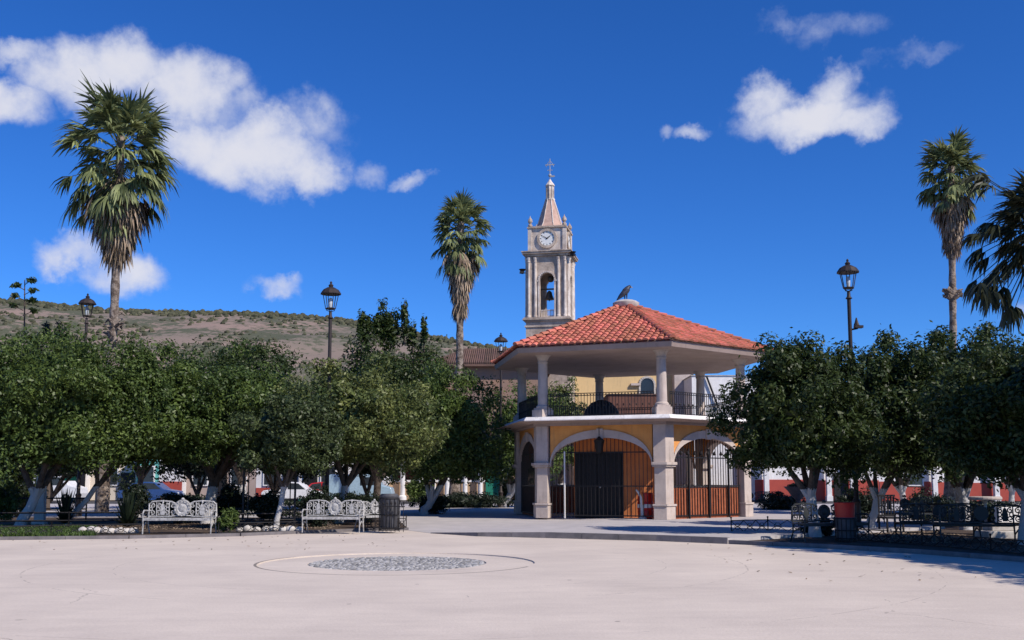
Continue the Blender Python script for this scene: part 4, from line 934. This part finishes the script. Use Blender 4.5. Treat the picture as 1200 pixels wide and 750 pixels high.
bush('dark shrub under the far left tree by the white van',20,46,60,566,l_shrub,101,nl=5000,ls=.11,zb=-.03)
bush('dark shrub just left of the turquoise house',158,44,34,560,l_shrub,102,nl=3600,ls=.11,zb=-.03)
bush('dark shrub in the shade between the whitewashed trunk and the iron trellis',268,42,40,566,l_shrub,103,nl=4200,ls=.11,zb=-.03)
bush('dark wide hedge standing in for ground shade behind the tree left of the bandstand',545,56,90,577,l_shrub,104,nl=6000,ls=.13,zb=-.03,name='hedge',cat='hedge')  # hedge put here for the dark shade lying on the ground
bush('long dark hedge added to deepen the shade behind the first iron bench',225,45,150,580,l_shrub,108,nl=9000,ls=.11,name='hedge',cat='hedge',zb=-.03)  # this hedge and the next are added to dim the space under the trees
bush('long dark hedge added to deepen the shade behind the second iron bench',395,46,150,580,l_shrub,109,nl=9000,ls=.11,name='hedge',cat='hedge',zb=-.03)
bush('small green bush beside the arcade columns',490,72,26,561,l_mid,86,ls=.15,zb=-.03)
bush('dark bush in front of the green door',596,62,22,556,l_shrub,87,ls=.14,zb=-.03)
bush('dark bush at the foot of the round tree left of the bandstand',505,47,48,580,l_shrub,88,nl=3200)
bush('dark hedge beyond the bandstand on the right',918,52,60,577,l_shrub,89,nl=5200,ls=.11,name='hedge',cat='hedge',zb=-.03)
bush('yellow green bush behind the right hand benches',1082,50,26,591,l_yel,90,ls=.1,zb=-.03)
bush('dark bush added to dim the street between the red litter bin and the forked white trunk',1003,40,56,572,l_shrub,106,nl=5200,ls=.1,zb=-.03)  # two dark bushes added to tone down the bright street behind
bush('dark bush added to dim the street right of the slatted iron chair',1085,41,60,574,l_shrub,107,nl=5200,ls=.1,zb=-.03)
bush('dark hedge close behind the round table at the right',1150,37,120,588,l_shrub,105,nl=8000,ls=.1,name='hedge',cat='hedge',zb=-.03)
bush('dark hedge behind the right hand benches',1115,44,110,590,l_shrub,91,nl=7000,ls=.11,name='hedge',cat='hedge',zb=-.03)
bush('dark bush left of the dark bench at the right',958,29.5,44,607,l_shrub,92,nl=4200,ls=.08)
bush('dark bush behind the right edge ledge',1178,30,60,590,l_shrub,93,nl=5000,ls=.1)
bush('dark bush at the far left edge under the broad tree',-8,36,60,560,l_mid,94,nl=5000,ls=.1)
# grass strip, leaf litter
def grass(name,poly_px,n_,m,label,h=.10,seed=1,zb=.05):
    r=np.random.default_rng(seed); c=[G(*p) for p in poly_px]; V=[];Fq=[]
    for _ in range(n_):
        u,v=r.random(2); a=c[0].lerp(c[1],u); b=c[3].lerp(c[2],u); p=a.lerp(b,v); an=r.random()*6.28; hh=h*r.uniform(.5,1.3); dx,dy=math.cos(an)*.02,math.sin(an)*.02; lx,ly=r.normal(0,.04,2)
        V+=[(p.x-dx,p.y-dy,zb),(p.x+dx,p.y+dy,zb),(p.x+lx+dx*.3,p.y+ly+dy*.3,zb+hh),(p.x+lx-dx*.3,p.y+ly-dy*.3,zb+hh)]; b_=len(V)-4; Fq.append((b_,b_+1,b_+2,b_+3))
    return tag(npmesh(name,np.array(V),np.array(Fq),m),label,'grass',kind='stuff')
grass('grass',((-40,632.5),(112,630.5),(112,620),(-40,620)),16000,l_grass,'strip of short green grass along the kerb at the far left')
o=grass('grass',((480,588),(600,588),(590,583),(490,583)),9000,l_grass,'patch of short grass behind the round tree left of the bandstand',h=.12,seed=2,zb=-.03)
r=np.random.default_rng(6); V=[];Fq=[]
def scat(x0,x1,y0,y1,n_,z,poly=None):
    for _ in range(n_):
        x,y=r.uniform(x0,x1),r.uniform(y0,y1); a=r.random()*6.28; s=r.uniform(.03,.06); dx,dy=math.cos(a)*s,math.sin(a)*s; b_=len(V)
        V.extend([(x-dx,y-dy,z),(x+dy*.5,y-dx*.5,z+.012),(x+dx,y+dy,z+.02),(x-dy*.5,y+dx*.5,z+.008)]); Fq.append((b_,b_+1,b_+2,b_+3))
scat(-15,-3,24,30.5,90,.004); scat(4,9,17,27,60,.004); scat(-15,-6,33,43,5000,.055); scat(9.5,13,26,31.8,2500,.065); scat(11.5,18,16,27,2500,.065)
tag(npmesh('fallen_leaves',np.array(V),np.array(Fq),l_dead),'dry fallen leaves lying on the beds and along their kerbs','fallen leaves',kind='stuff')

# ---------------------------------------------------------------- street furniture
def lamp_proto(hh,s=1.):
    t=root('street_lamp',(0,0,0)); w=MB(); hp=hh-1.05*s
    w.lathe([(.19,0),(.19,.25),(.13,.32),(.12,.9),(.15,.95),(.08,1.05),(.07,2.5),(.062,hp-.5),(.062,hp-.28),(.11,hp-.25),(.06,hp-.18),(.05,hp)],(0,0,0),12)
    for k in range(4):
        a=k*math.pi/2+.4; w.tube([(0,0,hp-.02),(.15*math.cos(a),.15*math.sin(a),hp+.03),(.14*math.cos(a),.14*math.sin(a),hp+.12*s)],.014,5)
    w.build('post',m_ironr,t,smooth=True)
    w=MB(); zb=hp+.10
    for k in range(6):
        a=k*math.pi/3; w.tube([(.17*s*math.cos(a),.17*s*math.sin(a),zb),(.27*s*math.cos(a),.27*s*math.sin(a),zb+.50*s)],.016*s,4)
    w.lathe([(.17*s,zb-.03),(.19*s,zb),(.17*s,zb+.02)],(0,0,0),6); w.lathe([(.36*s,zb+.50*s),(.36*s,zb+.53*s),(.27*s,zb+.66*s),(.13*s,zb+.74*s),(.07*s,zb+.76*s),(.09*s,zb+.82*s),(.03*s,zb+.88*s),(.045*s,zb+.92*s),(.01*s,zb+.97*s)],(0,0,0),12)
    hd=w.build('lantern',m_ironr,t)
    w=MB(); w.lathe([(.05*s,zb+.02),(.07*s,zb+.15*s),(.07*s,zb+.32*s),(.03*s,zb+.38*s)],(0,0,0),8); w.build('bulb',m_glass,hd,smooth=True)
    return t
for (px,Y,yt,s,lab,pb_) in ((388,37,330,1.05,'black lantern street lamp standing over the trees in front of the hill',384),(993,33,304,1.,'black lantern street lamp behind the right hand trees, tallest in view',996),
                (103,47,344,1.1,'black lantern street lamp left of the tall left palm',104),(587,57,390,1.1,'black lantern street lamp next to the bandstand roof corner',587)):
    hh=ZZ(yt,Y,px); o=lamp_proto(hh,s); o.location=(XX(px,Y,yt),Y,0); tag(o,lab,'street lamp',group='lantern street lamps')
    if px==993:
        w=MB(); z=ZZ(383,Y,px); w.tube([(0,0,z-.1),(.25,0,z-.05)],.03,6); w.box((.28,0,z),(.26,.2,.08)); w.lathe([(.10,0),(.06,.1),(.02,.25)],(.22,0,z+.05),8); w.build('side_floodlight',m_ironr,o)
# benches
def bench_proto(m_,mr=1.):
    t=root('iron_bench',(0,0,0)); Wd=2.1
    w=MB()
    for i in range(4): w.box((0,-.38+.115*i,.45),(Wd-.1,.085,.03))
    w.box((0,-.44,.43),(Wd-.06,.03,.07)); w.build('seat',m_,t)
    # ornate back in the x-z plane: three panels of scrolls with central medallion
    w=MB(); y=.08
    def cur(pts,r_=.018): w.tube([(a,y,b_) for a,b_ in pts],r_,5)
    def spi(cx_,cz_,r0_,turn,ph,sg=1): cur([(cx_+sg*r0_*(1-.75*i/14)*math.cos(ph+turn*i/14),cz_+r0_*(1-.75*i/14)*math.sin(ph+turn*i/14)) for i in range(15)],.016)
    for sg in (-1,1):
        cur([(0,.52),(sg*.22,.52),(sg*.35,.50),(sg*1.0,.50)],.022); cur([(sg*.22,.88),(sg*.34,.94),(sg*.60,.965),(sg*.92,.94),(sg*1.0,.86),(sg*1.02,.5)],.024)
        cur([(sg*.40,.5),(sg*.40,.93)],.016); cur([(sg*.78,.5),(sg*.78,.94)],.016)
        for cx_ in (.30,.47,.71,.90):
            spi(sg*cx_,.82,.075,7.5,1.2,sg); spi(sg*cx_,.62,.075,-7.5,-1.2,sg)
        # urn-like plaque
        w.add([(sg*a,y-.02,b_) for a,b_ in ((.53,.55),(.65,.55),(.67,.72),(.63,.86),(.59,.90),(.55,.86),(.51,.72))],[tuple(range(7))]); cur([(sg*.59,.90),(sg*.59,.99)],.03)
        for a,b_,c_ in ((.45,.72,.05),(.74,.72,.05),(.95,.72,.045)): cur([(sg*a+c_*math.cos(q*.7),b_+c_*math.sin(q*.7)) for q in range(10)],.015)
    w.build('backrest',m_,t,smooth=False)
    w=MB(); w.M=Matrix.Translation((0,.08,.75))@Matrix.Rotation(R(90),4,'X')@Matrix.Scale(mr,4); w.lathe([(.255,-.03),(.26,.0),(.24,.05),(.20,.035),(.17,.045),(.13,.025),(.08,.055),(.002,.06)],(0,0,0),24)
    for k in range(14): w.ball((.215*math.cos(k*.4488),.215*math.sin(k*.4488),.055),.022,6)
    w.M=None; w.lathe([(.05,.98),(.06,1.02),(.02,1.06)],(0,.08,0),8); w.build('medallion',m_,t,smooth=True)
    for sg in (-1,1):
        w=MB(); x=sg*1.0; w.tube([(x,-.44,0),(x,-.42,.2),(x,-.45,.45),(x,-.47,.60),(x,-.38,.69),(x,-.1,.68),(x,.08,.66)],.022,6); w.tube([(x,.18,0),(x,.06,.25),(x,.06,.5),(x,.08,.9)],.022,6); w.tube([(x,-.42,.2),(x,-.2,.33),(x,.06,.25)],.018,6); w.tube([(x,-.44,.45),(x,.08,.45)],.02,6); w.build('side_frame',m_,t)
    return t
def place(o,px,py,Yz,rz,lab,grp,cat='bench',z=.0):
    c=G(px,py); o.location=(c.x,c.y,z) if Yz is None else (XX(px,Yz,600),Yz,z); o.rotation_euler=(0,0,rz); tag(o,lab,cat,group=grp); return o
bp_=bench_proto(m_silver); place(bp_,213,0,31.0,R(1),'ornate white iron bench at the left between spiky plant and bush','white iron benches',z=.05)
b2=copy_tree(bp_); b2.scale=(.88,1,1); place(b2,392,0,31.9,R(-4),'ornate white iron bench in front of the light green tree','white iron benches',z=.05)
b3=copy_tree(bp_); b3.scale=(.7,.9,.9); place(b3,440,0,34.6,R(40),'white iron bench turned sideways beside the dark litter bin','white iron benches',z=.05)
m_bdark=mat('dark_green_iron',(.03,.035,.035),(.05,.05,.05),rough=.5)
bk=bench_proto(m_bdark,.72); place(bk,968,0,27.3,R(20),'dark iron bench in front of the red litter bin','dark iron benches',z=.06)
for px,Y,rz,lab in ((1100,27.2,R(174),'dark iron bench seen from behind, left of the round table sign'),(1148,26,R(176),'dark iron bench seen from behind near the lit stone ledge'),(1062,36,R(5),'dark iron bench standing far back under the right trees')):
    b=copy_tree(bk); place(b,px,0,Y,rz,lab,'dark iron benches',z=.06)
for px,Y,rz,lab in ((880,54,R(0),'small dark bench beyond the right pillar of the bandstand'),(300,42,R(0),'dark iron bench in the shade behind the iron trellis')):
    b=copy_tree(bk); place(b,px,0,Y,rz,lab,'dark iron benches',z=.06)
# chair-like slatted iron stand
cs=tag(root('slatted_chair',(XX(1043,31.5,600),31.5,.06),R(10)),'dark slatted iron chair right of the forked white trunk','chair')
w=MB(); 
for i in range(6): w.box((-.25+.1*i,.2,.78),(.035,.03,.62))
w.box((0,.2,1.10),(.58,.05,.06)); w.box((0,.2,.50),(.58,.05,.06)); w.build('backrest',m_iron,cs)
w=MB(); w.box((0,-.05,.44),(.58,.5,.05)); w.build('seat',m_iron,cs)
for a,b_ in ((-.26,-.27),(.26,-.27),(-.26,.2),(.26,.2)): w=MB(); w.box((a,b_,.21),(.045,.045,.42)); w.build('leg',m_iron,cs)
# round sign / table on a thin post
tb=tag(root('round_table',(XX(1155,30,600),30,.06)),'small grey round table on a thin pedestal at the right','table')
w=MB(); w.lathe([(.44,1.0),(.46,1.03),(.46,1.08),(.44,1.10)],(0,0,0),24); w.build('tabletop',m_stone,tb); w=MB(); w.lathe([(.24,0),(.22,.04),(.05,.10),(.04,.9),(.10,1.0)],(0,0,0),12); w.build('pedestal',m_silver,tb)
# litter bins
def bin_(px,Y,lab,top_m,hh=.78,r_=.30,th=.45):
    t=tag(root('litter_bin',(XX(px,Y,600),Y,.06)),lab,'litter bin'); w=MB()
    w.lathe([(r_*.85,.06),(r_*.9,.1),(r_,hh),(r_*1.03,hh+.02),(r_*.95,hh+.03)],(0,0,0),20); w.build('body',m_binp,t,smooth=True)
    w=MB()
    for k in range(14): a=k*math.pi/7; w.tube([(r_*1.0*math.cos(a),r_*1.0*math.sin(a),0),(r_*1.08*math.cos(a),r_*1.08*math.sin(a),hh)],.012,4)
    for z in (.1,hh*.5,hh): w.lathe([(r_*1.05,z-.015),(r_*1.09,z),(r_*1.05,z+.015)],(0,0,0),20)
    w.build('cage',m_iron,t)
    if th: w=MB(); w.lathe([(r_*.93,hh+.0),(r_*.98,hh+.1),(r_*1.02,hh+th-.04),(r_*1.06,hh+th),(r_*.9,hh+th+.01),(r_*.85,hh+.15)],(0,0,0),24); w.build('liner',top_m,t,smooth=True)
    return t
bin_(990,26.6,'litter bin with bright red plastic top at the right',m_redplastic,hh=.60,r_=.25,th=.40)
bin_(456,32.3,'dark grey round litter bin beside the path left of the bandstand',m_binp,hh=1.0,r_=.30,th=.08)
# urn planter
ur=tag(root('planter_urn',(XX(936,48,600),48,-.03)),'dark flared urn planter before the red dado wall','planter')
w=MB(); w.lathe([(.22,0),(.22,.12),(.12,.2),(.10,.7),(.14,.78),(.30,.9),(.44,1.12),(.62,1.32),(.66,1.36),(.60,1.36)],(0,0,0),20); w.build('urn',m_binp,ur,smooth=True); crown_mesh('plant',95,(0,0,1.4),(.45,.45,.16),700,l_shrub,ur,ls=.1,clump=.3,nc=16,bottom=-1)
# fences
def lattice(pts,zb,hh,lab,n_per=2.6,name='low_fence',rails=()):
    c=pts[0]; t=tag(root(name,(c[0],c[1],zb)),lab,'fence'); w=MB(); ps=MB()
    for i in range(len(pts)-1):
        p=Vector((pts[i][0]-c[0],pts[i][1]-c[1],0)); q=Vector((pts[i+1][0]-c[0],pts[i+1][1]-c[1],0)); d=q-p; n_=max(1,int(d.length*n_per))
        up=Vector((0,0,1))
        for k in range(n_):
            a=p+d*k/n_; b=p+d*(k+1)/n_; m_=(a+b)/2
            w.tube([a+up*.03,a.lerp(b,.5)+up*hh*.55,b+up*.03],.013,4); w.tube([a+up*(hh-.01),a.lerp(b,.5)+up*hh*.45,b+up*(hh-.01)],.013,4)
            w.tube([m_+d.normalized()*hh*.28*math.cos(s)+up*(hh*.5+hh*.28*math.sin(s)) for s in [j*1.0472 for j in range(7)]],.010,4)
        for z in (.02,hh): w.tube([p+up*z,q+up*z],.018,4)
        for z in rails: w.tube([p+up*z,q+up*z],.016,4)
        np_=max(1,int(d.length/1.5))
        for k in range(np_+1): a=p+d*k/np_; zz_=max((hh,)+tuple(rails)); ps.tube([a-up*.03,a+up*(zz_+.06)],.018,5); ps.ball(a+up*(zz_+.08),.03,6)
    w.build('lattice',m_iron,t); ps.build('posts',m_iron,t); return t
def gp(px,Y): return (XX(px,Y,620),Y)
lattice([gp(-30,28.6),gp(60,29.6),gp(168,30.6)],.05,.30,'low black lattice fence along the bed at the far left')
lattice([gp(256,31.0),gp(320,31.8),gp(358,32.4)],.05,.30,'low black lattice fence between the two white benches')
lattice([gp(428,33.0),gp(476,33.9)],.05,.34,'low black lattice fence below the dark grey bin',n_per=3.4)
lattice([gp(857,30.3),gp(900,30.9),gp(946,30.6)],.10,.36,'low black lattice fence on the platform edge in front of the right pillar')
lattice([gp(1005,27.2),gp(1080,25.2),gp(1160,23.),gp(1215,21.6)],.06,.30,'low black lattice fence along the right hand bed')
def railf(pts,zb,zs,lab,name='rail_fence'):
    c=pts[0]; t=tag(root(name,(c[0],c[1],zb)),lab,'fence'); w=MB(); ps=MB(); up=Vector((0,0,1))
    for i in range(len(pts)-1):
        p=Vector((pts[i][0]-c[0],pts[i][1]-c[1],0)); q=Vector((pts[i+1][0]-c[0],pts[i+1][1]-c[1],0)); d=q-p
        for z in zs: w.tube([p+up*z,q+up*z],.028,5)
        n_=max(1,int(d.length/2.2))
        for k in range(n_+1): a=p+d*k/n_; ps.tube([a-up*.03,a+up*(max(zs)+.05)],.03,6)
    w.build('rails',m_iron,t); ps.build('posts',m_iron,t)
railf([gp(-30,32.6),gp(80,33),gp(172,33.4)],.05,(.3,.55),'black two rail fence behind the grass at the far left')
railf([gp(262,33.2),gp(345,33.8)],.05,(.3,.5),'black two rail fence under the iron trellis')
railf([gp(-40,39),gp(100,39)],.05,(.5,.9),'black rail fence further back under the left trees')
railf([gp(1080,33.5),gp(1150,33)],.06,(.55,.8),'black two rail fence under the big right tree')
# iron frame
fr=tag(root('garden_trellis',(XX(315,33.8,600),33.8,.05)),'tall black rectangular iron trellis between the two white benches','trellis')
wpx=60*33.8/F
w=MB()
for s in (-1,1): w.box((s*wpx/2,0,1.08),(.06,.06,2.16)); w.box((s*(wpx/2-.16),0,1.08),(.03,.03,2.1))
w.box((0,0,2.14),(wpx,.05,.05)); w.box((0,0,1.98),(wpx,.03,.03)); w.build('frame',m_iron,fr)
w=MB()
for k in range(9): u=-wpx/2+wpx*(k+.5)/9; w.tube([(u+.07*math.cos(j*1.05),0,2.06+.06*math.sin(j*1.05)) for j in range(7)],.008,4)
w.build('scrollwork',m_iron,fr)
# iron panel round the dark bin
pn=tag(root('grille_screen',(XX(456,31.9,600),31.9,.05),R(-10)),'black upright iron grille in front of the dark grey bin','grille')
w=MB()
for k in range(8): w.box((-.45+.13*k,0,.42),(.016,.016,.84)); w.lathe([(.02,0),(.03,.03),(.004,.09)],(-.45+.13*k,0,.84),5)
w.box((0,0,.12),(1.0,.02,.03)); w.box((0,0,.78),(1.0,.02,.03)); w.build('bars',m_iron,pn)
# whitewashed stones in rows
random.seed(14); vs=MB().lathe([(.06,0),(.16,.05),(.17,.12),(.12,.2),(.03,.235)],(0,0,0),9)
s0=None
for i,px in enumerate([98+8.5*k for k in range(8)]+[281+10*k for k in range(8)]+[505-500+6*k+60 for k in range(0)]):
    Y=30.9 if px<200 else 32.1
    if s0 is None: o=vs.build('stone',m_stonew,smooth=True); s0=o
    else: o=s0.copy(); COL.objects.link(o)
    o.location=(XX(px+random.uniform(-1,1),Y,620),Y+random.uniform(-.05,.05),.04); o.rotation_euler=(0,0,random.random()*6); q=random.uniform(.75,1.05); o.scale=(q*random.uniform(.85,1.15),q,q*random.uniform(.8,1.1))
    lab='whitewashed round stone in the row behind the left low fence' if px<200 else 'whitewashed round stone in the row between the two white benches'
    tag(o,lab,'stone',group='white stones left row' if px<200 else 'white stones middle row')
# stone ledge at right edge
ld=tag(root('stone_ledge',(XX(1182,28,600)+1.2,28.4,.06)),'pale stepped stone ledge catching the sun at the right edge','ledge')
w=MB(); w.box((0,0,.10),(3.6,.9,.2)); w.box((.1,.15,.30),(3.3,.6,.2)); w.build('step',m_stonew,ld,bevel=.02); w=MB(); w.box((-.9,.25,.62),(.66,.3,.42)); w.build('block',m_white,ld,bevel=.02)
# white flat slab boards among the far-left trunks (whitewashed pillar)
wp=tag(root('white_pillar',(XX(47,37,600),37,.05),R(4)),'leaning whitewashed square pillar behind the far left trunk','pillar')
w=MB(); w.box((0,0,.85),(.34,.26,1.7),tp=.86); w.box((0,0,.05),(.46,.36,.12)); w.build('shaft',m_white,wp,bevel=.01)
